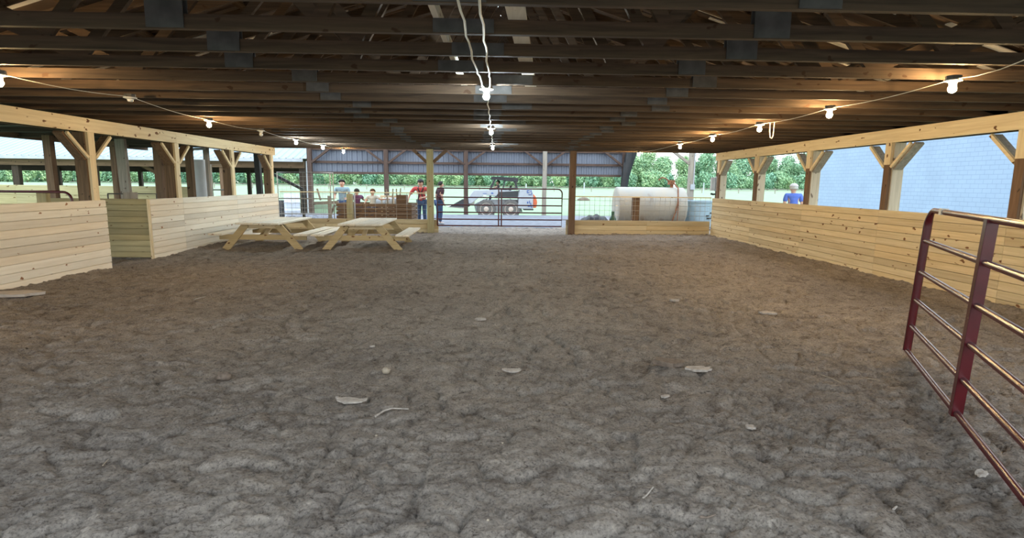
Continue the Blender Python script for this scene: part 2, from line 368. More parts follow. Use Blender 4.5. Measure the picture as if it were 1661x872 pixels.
for k, y in enumerate(PY[:5]):
    if y > 4.5: side_post('right', y, f'timber post with knee braces on the right wall, {ORD[k]} from the far corner')
for k, y in enumerate(PY[:4]):
    side_post('left', y, f'dark timber post with pine facing on the left wall, {ORD[k]} from the far end')

# far end posts
def far_post(px, label, braces, mtl):
    p = at(px, 271, Y=YF-0.05)
    t = thing('timber_post', label, 'post', (p.x, YF-0.09, 0))
    m = MB(); m.span((-0.095, -0.09, -0.05), (0.095, 0.088, 2.495)); m.build('post', M[mtl+'Z'], t)
    if braces:
        for d in (-1, 1):
            m = MB(); m.beam((d*0.10, 0.0, 2.12), (d*0.50, 0.0, 2.48), 0.09, 0.09, (0, 1, 0)); m.build('knee_brace', M['brownX'], t)
    return p.x
GXL = far_post(505, 'tan timber post holding the left end of the far red gate', True, 'treat')
GXR = far_post(669, 'brown timber post at the latch end of the far red gate', False, 'brown')

# ------------------------------------------------------------------ roof trusses
ZC, CHH = 2.49, 0.092
SLOPE, RIDGE = 0.31, 4.75
def roofz(x): return RIDGE - SLOPE*abs(x)
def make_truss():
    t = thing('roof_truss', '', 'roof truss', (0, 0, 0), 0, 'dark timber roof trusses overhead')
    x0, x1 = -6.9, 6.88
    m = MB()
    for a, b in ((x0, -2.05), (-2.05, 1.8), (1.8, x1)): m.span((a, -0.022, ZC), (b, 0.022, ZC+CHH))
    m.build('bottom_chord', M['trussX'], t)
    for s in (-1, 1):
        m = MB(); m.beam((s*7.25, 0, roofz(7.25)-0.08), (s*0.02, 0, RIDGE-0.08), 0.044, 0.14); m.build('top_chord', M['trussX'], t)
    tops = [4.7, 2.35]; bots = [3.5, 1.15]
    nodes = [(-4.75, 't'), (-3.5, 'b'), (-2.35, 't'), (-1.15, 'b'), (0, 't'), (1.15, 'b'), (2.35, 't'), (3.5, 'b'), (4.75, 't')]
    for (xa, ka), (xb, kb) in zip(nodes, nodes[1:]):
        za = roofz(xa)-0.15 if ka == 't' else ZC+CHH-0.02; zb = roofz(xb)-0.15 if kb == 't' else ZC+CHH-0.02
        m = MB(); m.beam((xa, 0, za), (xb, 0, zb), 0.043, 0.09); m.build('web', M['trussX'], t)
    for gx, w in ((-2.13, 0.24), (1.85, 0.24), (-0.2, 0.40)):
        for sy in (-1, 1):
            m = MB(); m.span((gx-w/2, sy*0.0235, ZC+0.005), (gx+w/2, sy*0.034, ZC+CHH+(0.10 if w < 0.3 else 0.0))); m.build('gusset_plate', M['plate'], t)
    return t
TY = [3.245+0.63*k for k in range(23)]
tr = make_truss(); rt = random.Random(3)
for k, y in enumerate(TY):
    o = tr if k == 0 else dup(tr, (0, y, 0)); o.location = (rt.uniform(-0.14, 0.14), y, 0); o.rotation_euler = (0, 0, PI if rt.random() < 0.4 and k > 2 else 0)
    o['label'] = f'dark timber roof truss, {ORD[k]} overhead counting from the camera end'
# roof: purlins, sheets, far gable, added front gable
def roof_side(s):
    m = MB(); e = Vector((s*7.45, 0, roofz(7.45)+0.075)); r = Vector((s*0.03, 0, RIDGE+0.075))
    d = (r-e); L = d.length; d.normalize(); up = Vector((-d.z*s, 0, d.x*s)) if s > 0 else Vector((d.z*-s*-1, 0, d.x)); up = Vector((0, 1, 0)).cross(d); up = up if up.z > 0 else -up
    ys = []; y = 1.0
    while y < 17.4:
        ys += [(y, 0), (y+0.19, 0), (y+0.205, 0.02), (y+0.235, 0.02)]; y += 0.25
    A = [m.bm.verts.new(e+Vector((0, yy, 0))+up*h) for yy, h in ys]; B = [m.bm.verts.new(r+Vector((0, yy, 0))+up*h) for yy, h in ys]
    for i in range(len(ys)-1): m.bm.faces.new((A[i], A[i+1], B[i+1], B[i]))
    return m
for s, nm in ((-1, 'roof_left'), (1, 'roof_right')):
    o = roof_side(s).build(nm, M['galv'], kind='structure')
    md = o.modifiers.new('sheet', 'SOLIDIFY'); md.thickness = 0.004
    rl = random.Random(11+s)
    for k in range(70):                     # pale strips added as streaks of light under the sheets, running up the slope
        xa = s*rl.uniform(1.8, 6.6); y = 3.1+k*0.085+rl.uniform(-0.1, 0.1); ln = rl.uniform(0.5, 1.3)
        m = MB(); m.beam((xa, y, roofz(xa)+0.012), (xa-s*ln, y, roofz(xa-s*ln)+0.012), rl.uniform(0.05, 0.11), 0.012); m.build('light_streak_strip', M['lightstreak'], o)

pn = 0
for s in (-1, 1):
    for k in range(12):
        x = s*(0.25+k*0.62)
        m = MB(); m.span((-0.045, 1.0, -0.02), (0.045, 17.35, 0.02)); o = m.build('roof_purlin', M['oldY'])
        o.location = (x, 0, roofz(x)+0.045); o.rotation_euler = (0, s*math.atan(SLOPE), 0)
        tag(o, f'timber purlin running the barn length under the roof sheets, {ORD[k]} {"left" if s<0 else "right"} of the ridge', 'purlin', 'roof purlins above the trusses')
for y, nm in ((0.98, 'wall_front_sky_block'), (17.36, 'wall_back_gable')):  # front gable is unseen, added to keep sky light off the trusses
    m = MB(); m.prism([(-7.3, 2.52), (7.3, 2.52), (7.3, 2.53), (0, RIDGE+0.02), (-7.3, 2.53)], y, y+0.03, 'Y'); o = m.build(nm, M['brownZ'], kind='structure'); o['label'] = 'unseen brown timber gable above truss height'
# long runner boards lying on the bottom chords
m = MB(); m.beam((-0.42, 2.9, ZC+CHH+0.045), (-0.36, 12.5, ZC+CHH+0.045), 0.04, 0.088); tag(m.build('runner_board', M['paleY']), 'pale runner board lying along the truss chords left of the white flex', 'board')
m = MB(); m.beam((0.03, 2.9, ZC+CHH+0.02), (0.55, 8.6, ZC+CHH+0.02), 0.12, 0.038); tag(m.build('runner_board', M['paleY']), 'pale runner board lying skewed along the truss chords right of the white flex', 'board')

# ------------------------------------------------------------------ lamps and cables
def lamp(px, py, zc, kind, label):
    p = at(px, py, Z=zc)
    t = thing('ceiling_bulb_light', label, 'light', (p.x, p.y, zc), 0, 'bulb lights under the trusses')
    top = ZC - zc - 0.003
    m = MB(); m.lathe([(0.055, top-0.035), (0.06, top-0.03), (0.06, top), (0.05, top)], n=8); m.build('junction_box', M['boxmetal'], t)
    m = MB(); m.lathe([(0.022, 0.018), (0.028, 0.022), (0.034, top-0.055), (0.068, top-0.045), (0.07, top-0.036), (0.04, top-0.0355)], n=18); m.build('lampholder', M['porcelain'], t, True)
    if kind != 'none':
        m = MB(); m.lathe([(0.004, -0.042), (0.020, -0.037), (0.031, -0.022), (0.034, -0.006), (0.029, 0.010), (0.018, 0.024)], n=12)
        m.build('bulb', {'warm': M['warm'], 'cool': M['cool'], 'off': M['porcelain']}[kind], t, True)
    return p
ZB = 2.385
RR = [lamp(x, y, ZB, 'warm', l) for x, y, l in (
    (1116, 103, 'glowing warm bulb nearest the camera in the right row'), (972, 134, 'glowing warm bulb second from the camera in the right row'),
    (890, 151, 'glowing warm bulb beside the hanging wire loop in the right row'), (835, 163, 'glowing warm bulb fourth from the camera in the right row'),
    (797, 172, 'glowing warm bulb fifth from the camera in the right row'), (748.5, 181.5, 'glowing warm bulb at the far end of the right row, before the trees'))]
LL = [lamp(x, y, ZB, k, l) for x, y, k, l in (
    (-1, 96, 'warm', 'glowing warm bulb at the left picture edge'), (153, 121, 'none', 'empty white lampholder without a bulb in the left row'),
    (245, 146, 'warm', 'glowing warm bulb above the left wall between two dead holders'), (306, 157, 'off', 'unlit white bulb in the left row'),
    (347, 167, 'cool', 'glowing cool white bulb in the left row, nearer of two'), (378.5, 173, 'cool', 'glowing cool white bulb in the left row, farther of two'),
    (402.5, 178, 'warm', 'small warm bulb at the far end of the left row'))]
CC = [lamp(x, y, ZB, 'cool', l) for x, y, l in (
    (570, 112, 'bright cool white bulb at the end of the twin flex in the middle row'), (575.5, 155, 'bright cool white bulb in the middle of the middle row'),
    (577.5, 173.5, 'bright cool white bulb at the far end of the middle row'))]
def cable(pts, label, r=0.004, wav=0.0, name='electric_cable', mtl='cable'):
    out = []
    for a, b in zip(pts, pts[1:]):
        n = max(3, int((b-a).length/0.2))
        for k in range(n):
            t = k/n; q = a.lerp(b, t)
            out.append(q + Vector((wav*math.sin(q.y*9+q.x*50), 0, -0.03*math.sin(PI*t))))
    out.append(pts[-1]); m = MB(); m.tube(out, r, 6); o = m.build(name, M[mtl], smooth=True); return tag(o, label, 'cable')
up = lambda p, dz=0.075, dx=0.0: Vector((p.x+dx, p.y, p.z+dz))
cable([at(1206, 68, Z=2.47)]+[up(p) for p in RR], 'cream cable strung along the right row of warm bulbs')
cable([up(p) for p in LL], 'cream cable strung along the left row of bulbs')
c0 = CC[0]
cable([Vector((c0.x-0.08, 2.2, 2.472)), Vector((c0.x-0.085, 4.0, 2.472)), Vector((c0.x-0.05, 5.2, 2.47)), up(c0, 0.08, -0.02)], 'white flex feeding the middle bulbs, left strand of the pair', 0.0075, 0.007)
cable([Vector((c0.x+0.02, 2.2, 2.472)), Vector((c0.x+0.03, 4.3, 2.472)), Vector((c0.x+0.045, 5.3, 2.47)), up(c0, 0.08, 0.02)], 'white flex feeding the middle bulbs, right strand of the pair', 0.0075, 0.007)
cable([up(CC[0]), up(CC[1]), up(CC[2])], 'white flex between the three cool middle bulbs', 0.008, 0.008)
lp = at(905, 143.5, Z=2.492)
m = MB(); m.tube([lp+Vector((-0.03, 0, 0)), lp+Vector((-0.028, 0, -0.14)), lp+Vector((-0.012, 0, -0.225)), lp+Vector((0.01, 0, -0.24)), lp+Vector((0.03, 0, -0.2)), lp+Vector((0.034, 0, 0))], 0.006, 6)
tag(m.build('wire_loop', M['cable'], smooth=True), 'cream wire loop hanging down beside a warm bulb of the right row', 'wire')

# ------------------------------------------------------------------ gates
def arc_frame(L, z0, z1, rc):
    pts = [(0, 0, z0)]; pts += [(0, 0, z1-rc)]
    for k in range(1, 6): a = PI/2*k/6; pts.append((rc-rc*math.cos(a), 0, z1-rc+rc*math.sin(a)))
    pts += [(rc, 0, z1), (L-rc, 0, z1)]
    for k in range(1, 6): a = PI/2*k/6; pts.append((L-rc+rc*math.sin(a), 0, z1-rc+rc*math.cos(a)))
    pts += [(L, 0, z1-rc), (L, 0, z0), (0, 0, z0)]
    return pts
def gate(label, loc, rz, L, z0, z1, rails, ups, r=0.022, upw=0.055, square_start=False, cat='gate', fat=False):
    t = thing('pipe_gate', label, cat, loc, rz)
    pts = arc_frame(L, z0, z1, 0.14)
    if square_start: pts = [(0, 0, z0), (0, 0, z1)] + pts[8:]
    rr = [r]*len(pts)
    if fat:
        for i in range(2): rr[i] = r*1.45
        rr[2] = r*1.4; rr[3] = r*1.25; rr[4] = r*1.1
    m = MB(); m.tube(pts, rr, 12); m.build('gate_frame', M['red'], t, True)
    for z in rails:
        m = MB(); m.tube([(0.01, 0, z), (L-0.01, 0, z)], r*0.95, 10); m.build('rail', M['red'], t, True)
    for u in ups:
        m = MB()
        for sx in (-1, 1): m.span((u+sx*upw/2-0.003, -r-0.006, z0-r), (u+sx*upw/2+0.003, r+0.006, z1))
        m.span((u-upw/2, -r-0.008, z0-r), (u+upw/2, -r-0.003, z1)); m.span((u-upw/2, r+0.003, z0-r), (u+upw/2, r+0.008, z1)); m.build('upright', M['red'], t)
    return t
ga, gb = at(1062, 412, Z=0.075), at(1119, 485, Z=0.075)
ang = math.atan2(gb.y-ga.y, gb.x-ga.x); gl = (gb-ga).length
ng = gate('dark red pipe gate swung open in front of the right wall', (ga.x, ga.y, 0), ang, 3.66, 0.09, 1.335, [0.315, 0.55, 0.80, 1.07], [gl, gl+1.4], 0.0225, 0.06, fat=True); ng.rotation_euler = (-0.035, 0, ang)
m = MB(); m.box((0.42, 0, 1.337), (0.07, 0.05, 0.05)); m.build('tape_wrap', M['cable'], ng)
fx0, fx1 = at(512.5, 240, Y=YF-0.1).x, at(658.5, 240, Y=YF-0.1).x
fg = gate('closed dark red pipe gate across the far opening, in front of the loader', (fx0, YF-0.1, 0), 0, fx1-fx0, 0.235, 1.36, [0.43, 0.64, 0.86, 1.09], [(fx1-fx0)/2-0.035, (fx1-fx0)/2+0.05], 0.021, 0.035, True)
for z in (0.44, 1.07):
    m = MB(); m.tube([(fx1-fx0+0.01, 0, z), (GXR-0.10-fx0, 0, z)], 0.012, 6); m.build('latch_pin', M['steel'], fg)
    m = MB(); m.tube([(0.0, 0, z), (GXL+0.10-fx0, 0, z)], 0.014, 6); m.build('hinge_pin', M['steel'], fg)
gate('dark red pipe gate in the alley, its curved top showing over the left panel', (-10.6, 9.75, 0), 0, 3.3, 0.12, 1.29, [0.4, 0.7, 1.0], [1.6], 0.022, 0.05)

# ------------------------------------------------------------------ picnic tables
def picnic(label, loc, rz, W=0.95, L=2.2, H=0.60, S=1.72, bh=0.36):
    t = thing('picnic_table', label, 'picnic table', loc, rz, 'pine picnic tables')
    y0, y1 = -0.26, L-0.26
    m = MB(); n = 5; w = W/n
    for k in range(n): m.span((-W/2+k*w+0.004, y0, H-0.04), (-W/2+(k+1)*w-0.004, y1, H))
    m.build('tabletop', M['paleY'], t, bevel=0.004)
    B = S/2+0.0
    for s in (-1, 1):
        m = MB()
        for a, b in ((B-0.06, B+0.085), (B+0.095, B+0.24)): m.span((s*a, y0+0.02, bh-0.04), (s*b, y1-0.02, bh))
        m.build('bench', M['paleY'], t, bevel=0.004)
    for yy in (0.0, L-0.52):
        for s in (-1, 1):
            m = MB(); m.beam((s*S/2, yy, -0.03), (s*(W/2-0.13), yy, H-0.042), 0.042, 0.15, (s, 0, 1)); m.build('leg', M['legX'], t)
        m = MB(); m.span((-B-0.13, yy+0.03, bh-0.155), (B+0.13, yy+0.068, bh-0.042)); m.build('bench_bearer', M['legX'], t)
        m = MB(); m.span((-W/2+0.05, yy+0.03, H-0.14), (W/2-0.05, yy+0.068, H-0.042)); m.build('top_batten', M['newX'], t)
    for yy, d in ((0.05, 1), (L-0.57, -1)):
        m = MB(); m.beam((0, yy+0.02*d, bh-0.1), (0, yy+d*0.62, H-0.05), 0.09, 0.04, (0, -d, 1)); m.build('diagonal_brace', M['newY'], t)
    return t
def place_table(pl, pr_, back, label, **k):
    a, b = at(*pl, Z=0.0), at(*pr_, Z=0.0); c = (a+b)/2; c.z = 0.0
    far = at(*back, Z=0.6); d = far-c
    rz = math.atan2(d.y, d.x)-PI/2
    return picnic(label, (c.x, c.y, 0.0), rz, S=(b-a).length*0.985, **k), c
place_table((262, 291.5), (354, 291.5), (343, 254.3), 'pine picnic table closest to the pale left wall')
place_table((381, 292), (469, 293), (443, 255.3), 'pine picnic table standing before the tan gate post')

# ------------------------------------------------------------------ wire panels, rails, short posts at the far end
def wire_panel(label, x0, x1, z0, z1, y, sp=0.155, r=0.0045):
    t = thing('wire_fence', label, 'wire fence', (x0, y, 0))
    m = MB(); L = x1-x0; n = int(L/sp)
    for k in range(n+1): m.tube([(L*k/n, 0, z0), (L*k/n, 0, z1)], r, 5)
    k = 0; z = z0
    while z < z1-0.02: m.tube([(0, 0, z), (L, 0, z)], r, 5); z += 0.15
    m.build('wire_mesh', M['steel'], t)
    m = MB(); m.span((-0.02, -0.014, z1-0.014), (L+0.02, 0.014, z1+0.016)); m.build('top_rail', M['newX'], t)
    return t
wire_panel('square wire panel above the low boards in front of the cream tank', GXR+0.10, XR-0.02, 0.43, 1.145, YF+0.03)
wire_panel('square wire panel with wooden rail behind the picnic tables', XL+0.04, GXL-0.10, 0.41, 1.20, YF+0.03, 0.30)
def short_post(px, w, z1, label, mtl='treat'):
    p = at(px, 250, Y=YF+0.13); m = MB(); m.span((p.x-w/2, YF+0.05, -0.1), (p.x+w/2, YF+0.05+w, z1)); return tag(m.build('fence_post', M[mtl+'Z']), label, 'post')
short_post(744.5, 0.20, 1.13, 'short timber fence post standing in front of the cream tank', 'brown')
short_post(410.5, 0.16, 1.15, 'short tan fence post standing before the brown wagon')
p = at(416, 250, Y=YF+0.1); m = MB(); m.tube([(p.x, YF+0.1, -0.05), (p.x, YF+0.1, 1.16)], 0.022, 8); tag(m.build('metal_stake', M['white']), 'thin white metal stake beside the short tan fence post', 'stake')

# ------------------------------------------------------------------ far siding wall with its posts
YS = 25.7
def sheet(x0, x1, z0, z1, y, sp=0.23):
    m = MB(); xs = []; x = x0
    while x < x1: xs += [(x, 0), (x+sp*0.62, 0), (x+sp*0.68, -0.04), (x+sp*0.92, -0.04)]; x += sp
    A = [m.bm.verts.new((a, y+h, z0)) for a, h in xs]; B = [m.bm.verts.new((a, y+h, z1)) for a, h in xs]
    for i in range(len(xs)-1): m.bm.faces.new((A[i], A[i+1], B[i+1], B[i]))
    return m
zs0 = at(548, 204.8, Y=YS).z
sx1 = at(728, 200, Y=YS).x; sx0 = at(364, 200, Y=YS).x
o = sheet(sx0, sx1, zs0, 3.6, YS+0.19).build('wall_back', M['siding'], kind='structure'); o['label'] = 'blue grey ribbed metal siding hung across the far shed'
md = o.modifiers.new('sheet', 'SOLIDIFY'); md.thickness = 0.004
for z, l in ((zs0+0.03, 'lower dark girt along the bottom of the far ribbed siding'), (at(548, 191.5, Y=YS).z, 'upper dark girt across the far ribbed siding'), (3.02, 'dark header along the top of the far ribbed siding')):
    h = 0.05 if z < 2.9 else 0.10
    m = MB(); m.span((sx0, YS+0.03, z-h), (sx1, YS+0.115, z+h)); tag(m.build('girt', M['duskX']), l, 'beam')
def yard_post(px, y, w, ztop, label, mtl, braces=(), zbase=-0.1):
    p = at(px, 215, Y=y)
    t = thing('shed_post', label, 'post', (p.x, y, 0)); m = MB(); m.span((-w/2, -w/2, zbase-0.1), (w/2, w/2, ztop)); m.build('post', M[mtl+'Z'], t)
    for d in braces:
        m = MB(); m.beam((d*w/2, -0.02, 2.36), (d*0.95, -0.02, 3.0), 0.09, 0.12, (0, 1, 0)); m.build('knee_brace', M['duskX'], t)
    return t
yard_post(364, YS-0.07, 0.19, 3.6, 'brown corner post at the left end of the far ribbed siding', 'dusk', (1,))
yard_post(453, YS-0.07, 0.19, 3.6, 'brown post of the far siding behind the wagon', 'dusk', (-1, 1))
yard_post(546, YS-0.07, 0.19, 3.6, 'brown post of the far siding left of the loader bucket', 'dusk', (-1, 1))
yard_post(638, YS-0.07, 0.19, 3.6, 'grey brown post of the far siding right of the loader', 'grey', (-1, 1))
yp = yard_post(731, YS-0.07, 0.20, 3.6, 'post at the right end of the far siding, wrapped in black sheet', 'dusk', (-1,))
m = MB()                                  # rolled black sheet leaning down the post
pts = [at(741, 176, Y=YS-0.35), at(737, 190, Y=YS-0.35), at(733, 206, Y=YS-0.35), at(731, 222, Y=YS-0.35), at(729.5, 235, Y=YS-0.35)]; pts.append(Vector((pts[-1].x, YS-0.35, 0.0)))
n = 14; rings = []
for i, p in enumerate(pts):
    rr = (0.26, 0.23, 0.19, 0.17, 0.16, 0.16)[i]
    rings.append([m.bm.verts.new(p + Vector((math.cos(2*PI*k/n), math.sin(2*PI*k/n)*0.7, 0))*rr*(1.0 if k % 2 else 0.78)) for k in range(n)])
for A, B in zip(rings, rings[1:]):
    for k in range(n): m.bm.faces.new((A[k], A[(k+1) % n], B[(k+2) % n], B[(k+1) % n]))
m.bm.faces.new(rings[0]); m.bm.faces.new(rings[-1])
tag(m.build('rolled_tarp', M['black'], smooth=True), 'rolled black tarp hanging twisted down the post above the tank', 'tarp')
t = yard_post(809.5, 21.0, 0.20, 3.4, 'pale weathered post standing right of the cream tank', 'grey')
m = MB(); m.beam((-0.10, 0, 2.32), (-0.80, 0, 2.82), 0.09, 0.13, (0, 1, 0)); m.build('knee_brace', M['greyX'], t)
m = MB(); m.span((-0.05, -0.16, 1.36), (0.11, -0.105, 1.56)); m.build('outlet_box', M['greymetal'], t)
m = MB(); m.tube([(0.06, -0.125, 1.55), (0.06, -0.125, 3.3)], 0.018, 6); m.build('conduit', M['greymetal'], t)
# electric panel at the far right corner
ep = at(842, 215, Y=YF+0.25)
t = thing('electric_box', 'grey electric box with dark door on the pole at the right corner', 'electric box', (ep.x, YF+0.25, 0))
zc = at(842, 215.5, Y=YF+0.25).z
m = MB(); m.span((-0.10, -0.06, zc-0.22), (0.13, 0.06, zc+0.22)); m.build('box', M['greymetal'], t, bevel=0.01)
m = MB(); m.span((-0.055, -0.085, zc-0.18), (0.0, -0.058, zc+0.18)); m.build('dark_slot', M['black'], t)
m = MB(); m.span((-0.24, -0.05, zc-0.20), (-0.115, 0.05, zc+0.20)); m.build('side_box', M['greymetal'], t, bevel=0.01)
m = MB(); m.tube([(-0.03, 0.02, -0.1), (-0.03, 0.02, 2.49)], 0.05, 10); m.build('pole', M['oldZ'], t, True)
m = MB(); m.tube([(0.06, 0.02, zc+0.2), (0.06, 0.02, 2.49)], 0.02, 8); m.build('conduit', M['greymetal'], t, True)
m = MB(); m.tube([(-0.03, -0.02, zc-0.2), (-0.06, -0.05, zc-0.3), (-0.16, -0.05, zc-0.32), (-0.24, -0.04, zc-0.30)], 0.03, 8); m.build('cable_loop', M['black'], t, True)

# ------------------------------------------------------------------ tank, heap, jug, tub
TYY = 20.0
a, b = at(720.5, 239, Y=TYY), at(800, 239, Y=TYY); R = (at(760, 219.3, Y=TYY-0.3).z - 0.10)/2
t = thing('fuel_tank', 'long cream steel tank lying on saddles beyond the wire panel', 'tank', (a.x, TYY, 0))
L = b.x-a.x
m = MB(); m.lathe([(0.02, 0.02), (R*0.7, 0.0), (R*0.95, 0.02), (R, 0.05), (R, L*0.5-0.01), (R*1.004, L*0.5), (R, L*0.5+0.01), (R, L-0.05), (R*0.95, L-0.02), (R*0.7, L), (0.02, L)], (0, 0, R+0.10), 40, 'X'); m.build('tank_shell', M['tank'], t, True)
for u in (0.35, L-0.35):
    m = MB(); m.span((u-0.05, -R*0.75, -0.05), (u+0.05, R*0.75, 0.26)); m.build('saddle', M['brownX'], t)
ux = at(786.5, 230, Y=TYY).x-a.x
m = MB(); m.lathe([(0.06, 2*R+0.08), (0.06, 2*R+0.2), (0.10, 2*R+0.2), (0.10, 2*R+0.26), (0.03, 2*R+0.27)], (ux, 0, 0), 12); m.build('filler_neck', M['rust'], t, True)
m = MB(); m.span((ux-0.13, -0.1, 2*R+0.2), (ux+0.08, 0.08, 2*R+0.36)); m.tube([(ux-0.1, -0.02, 2*R+0.3), (ux-0.25, -0.05, 2*R+0.42), (ux-0.38, -0.05, 2*R+0.45), (ux-0.5, -0.05, 2*R+0.36)], 0.025, 7); m.build('pump', M['rust'], t)
m = MB(); m.tube([(ux+0.05, -0.1, 2*R+0.24), (ux+0.12, -R*0.55, 2*R+0.08), (ux+0.04, -R-0.03, R+0.25), (ux-0.04, -R-0.03, R-0.1), (ux-0.13, -R*0.9, 0.2)], 0.025, 7); m.build('hose', M['rust'], t, True)
m = MB(); m.tube([(ux+0.05, -R-0.05, R+0.3), (ux+0.03, -R-0.05, 0.0)], 0.014, 6); m.build('drop_pipe', M['rust'], t)
hp = at(697, 257, Y=18.3)
m = MB(); prof = []
bmesh.ops.create_icosphere(m.bm, subdivisions=4, radius=1.0)
for v in m.bm.verts:
    q = v.co.copy(); v.co = Vector((q.x*0.62, q.y*0.5, max(q.z, -0.1)*0.52)) * (1+0.06*noise.noise(q*3)) + Vector((0, 0, 0.03*math.sin(q.x*16)*max(q.z, 0)))
o = m.build('tarp_heap', M['black'], smooth=True); o.location = (hp.x, 18.3, 0.0); tag(o, 'black rounded heap of sheeting on the ground behind the low boards', 'tarp heap')
jp = at(718, 257, Y=18.4)
m = MB(); m.lathe([(0.10, 0.0), (0.11, 0.02), (0.11, 0.36), (0.07, 0.46), (0.055, 0.48), (0.055, 0.60), (0.045, 0.62)], n=16); o = m.build('jug', M['green'], smooth=True); o.location = (jp.x, 18.4, 0.02); tag(o, 'dark green jug standing between the black heap and the tank', 'jug')
jp = at(727.5, 257, Y=18.4)
m = MB(); m.lathe([(0.12, 0.0), (0.15, 0.02), (0.16, 0.16), (0.14, 0.165), (0.13, 0.03)], n=14); o = m.build('rubber_pan', M['black'], smooth=True); o.location = (jp.x, 18.4, 0.02); tag(o, 'small black rubber pan on the ground at the tank end', 'pan')
tb = at(821, 241, Y=20.2)
t = thing('plastic_tub', 'pale blue plastic tub beyond the wire panel beside the corner', 'tub', (tb.x, 20.2, 0))
m = MB(); prof = [(0.50, 0.0), (0.55, 0.05), (0.60, 0.90), (0.64, 0.92), (0.64, 0.97), (0.57, 0.97), (0.54, 0.10), (0.02, 0.08)]; m.lathe(prof, n=28); m.build('tub_body', M['plastic'], t, True)
m = MB()
for dx, dz, w in ((0.05, 0.45, 0.10), (0.16, 0.55, 0.06), (0.10, 0.36, 0.14), (0.20, 0.42, 0.05)): m.box((dx, -0.60, dz), (w, 0.02, 0.05))
m.build('dark_scuffs', M['black'], t)

# ------------------------------------------------------------------ wagon with stakes
WY = 17.55
wx0, wx1 = at(394, 245, Y=WY).x, at(482.5, 245, Y=WY).x
z1w, z0w = at(440, 238, Y=WY).z, 0.36
t = thing('slatted_wagon', 'brown slatted wooden wagon loaded behind the picnic tables', 'wagon', (wx0, WY, 0))
WL = wx1-wx0
for yy, nm in ((0.0, 'front_slats'), (1.25, 'rear_slats')):
    m = MB(); h = (z1w-z0w)/4
    for k in range(4): m.span((0, yy, z0w+k*h+0.012), (WL, yy+0.03, z0w+(k+1)*h-0.012))
    m.build(nm, M['crate'] if 'crate' in M else M['brownX'], t)
m = MB()
for u in (0.03, WL-0.06):
    for k in range(4): m.span((u, 0.03, z0w+k*(z1w-z0w)/4+0.012), (u+0.03, 1.25, z0w+(k+1)*(z1w-z0w)/4-0.012))
m.build('end_slats', M['brownY'], t)
m = MB(); m.span((0, 0.0, z0w-0.06), (WL, 1.28, z0w)); m.build('wagon_bed', M['brownX'], t)
for u in (0.45, WL-0.45):
    for yy in (0.06, 1.22):
        m = MB(); m.lathe([(0.05, -0.06), (0.17, -0.06), (0.19, -0.04), (0.19, 0.04), (0.17, 0.06), (0.05, 0.06)], (u, yy, 0.17), 18, 'Y'); m.build('wheel', M['tyre'], t, True)
for j, (pu, pv, lean) in enumerate(((452.5, 221.5, -0.05), (460.5, 221, 0.03), (464.5, 221, -0.02), (469.5, 220.5, 0.05))):
    p = at(pu, pv, Y=WY+0.35); m = MB(); m.beam((p.x-lean*1.8-wx0, 0.35, z0w), (p.x-wx0, 0.35, p.z), 0.035, 0.035, (0, 1, 0)); m.build('stake', M['greyZ'], t)
p = at(471.5, 233, Y=WY+0.5); m = MB(); m.span((p.x-0.17, WY+0.3, z0w+0.0), (p.x+0.15, WY+0.7, p.z+0.13)); tag(m.build('wooden_crate', M['brownX'], bevel=0.01), 'brown wooden crate standing upright at the right end of the wagon', 'crate')
p = at(458, 229.5, Y=WY+0.7); m = MB(); m.span((p.x-0.33, WY+0.62, p.z-0.05), (p.x+0.33, WY+0.66, p.z+0.02))
for k in range(4): m.span((p.x-0.3+k*0.19, WY+0.61, z0w), (p.x-0.26+k*0.19, WY+0.65, p.z))
tag(m.build('slat_rack', M['paleX']), 'pale wooden rack in the wagon behind the leaning stakes', 'rack')
def sack(px, py, y, w, h, label):
    p = at(px, py, Y=y); m = MB(); bmesh.ops.create_icosphere(m.bm, subdivisions=3, radius=1.0)
    for v in m.bm.verts:
        q = v.co.copy(); k = 1+0.12*noise.noise(q*2.2+Vector((px, 0, 0)))
        v.co = Vector((math.copysign(abs(q.x)**0.7, q.x)*w/2*k, math.copysign(abs(q.y)**0.7, q.y)*w*0.35*k, math.copysign(abs(q.z)**0.7, q.z)*h/2*k))
    o = m.build('feed_sack', M['brightpanel'], smooth=True); o.location = (p.x, y, p.z); tag(o, label, 'sack')
sack(459, 236.5, WY+0.9, 0.5, 0.36, 'white sack lying in the wagon under the leaning stakes')
sack(446, 237.5, WY+0.85, 0.4, 0.30, 'white sack lying in the wagon next to the pale grey shirt')
sack(484.5, 250, 18.9, 0.28, 0.62, 'white sack standing on the ground between the wagon and the red shirt')
# chain link walk gate and hitch pile at left
GY = 17.6
cx0, cx1 = at(326, 230, Y=GY).x, at(391, 230, Y=GY).x; ct = at(360, 202.3, Y=GY).z
t = thing('tall_mesh_gate', 'tall galvanised mesh gate between the left wall end and the wagon', 'mesh gate', (cx0, GY, 0))
CL = cx1-cx0
m = MB(); m.tube([(0, 0, 0.05), (0, 0, ct), (CL, 0, ct), (CL, 0, 0.05), (0, 0, 0.05)], 0.022, 8); m.tube([(CL-0.09, 0, 0.05), (CL-0.09, 0, ct)], 0.018, 8); m.tube([(0, 0, 0.98), (CL, 0, 0.98)], 0.018, 8); m.tube([(0, 0, 0.5), (CL, 0, 0.5)], 0.014, 8); m.build('gate_frame', M['steel'], t, True)
m = MB()
for k in range(14):
    u = CL*k/13
    m.tube([(u, 0, 0.06), (u, 0, ct)], 0.0025, 4)
for k in range(14): m.tube([(0, 0, ct*k/13+0.02), (CL, 0, ct*k/13+0.02)], 0.0025, 4)
m.build('mesh', M['steel'], t)
hb = at(386, 240, Y=18.6)
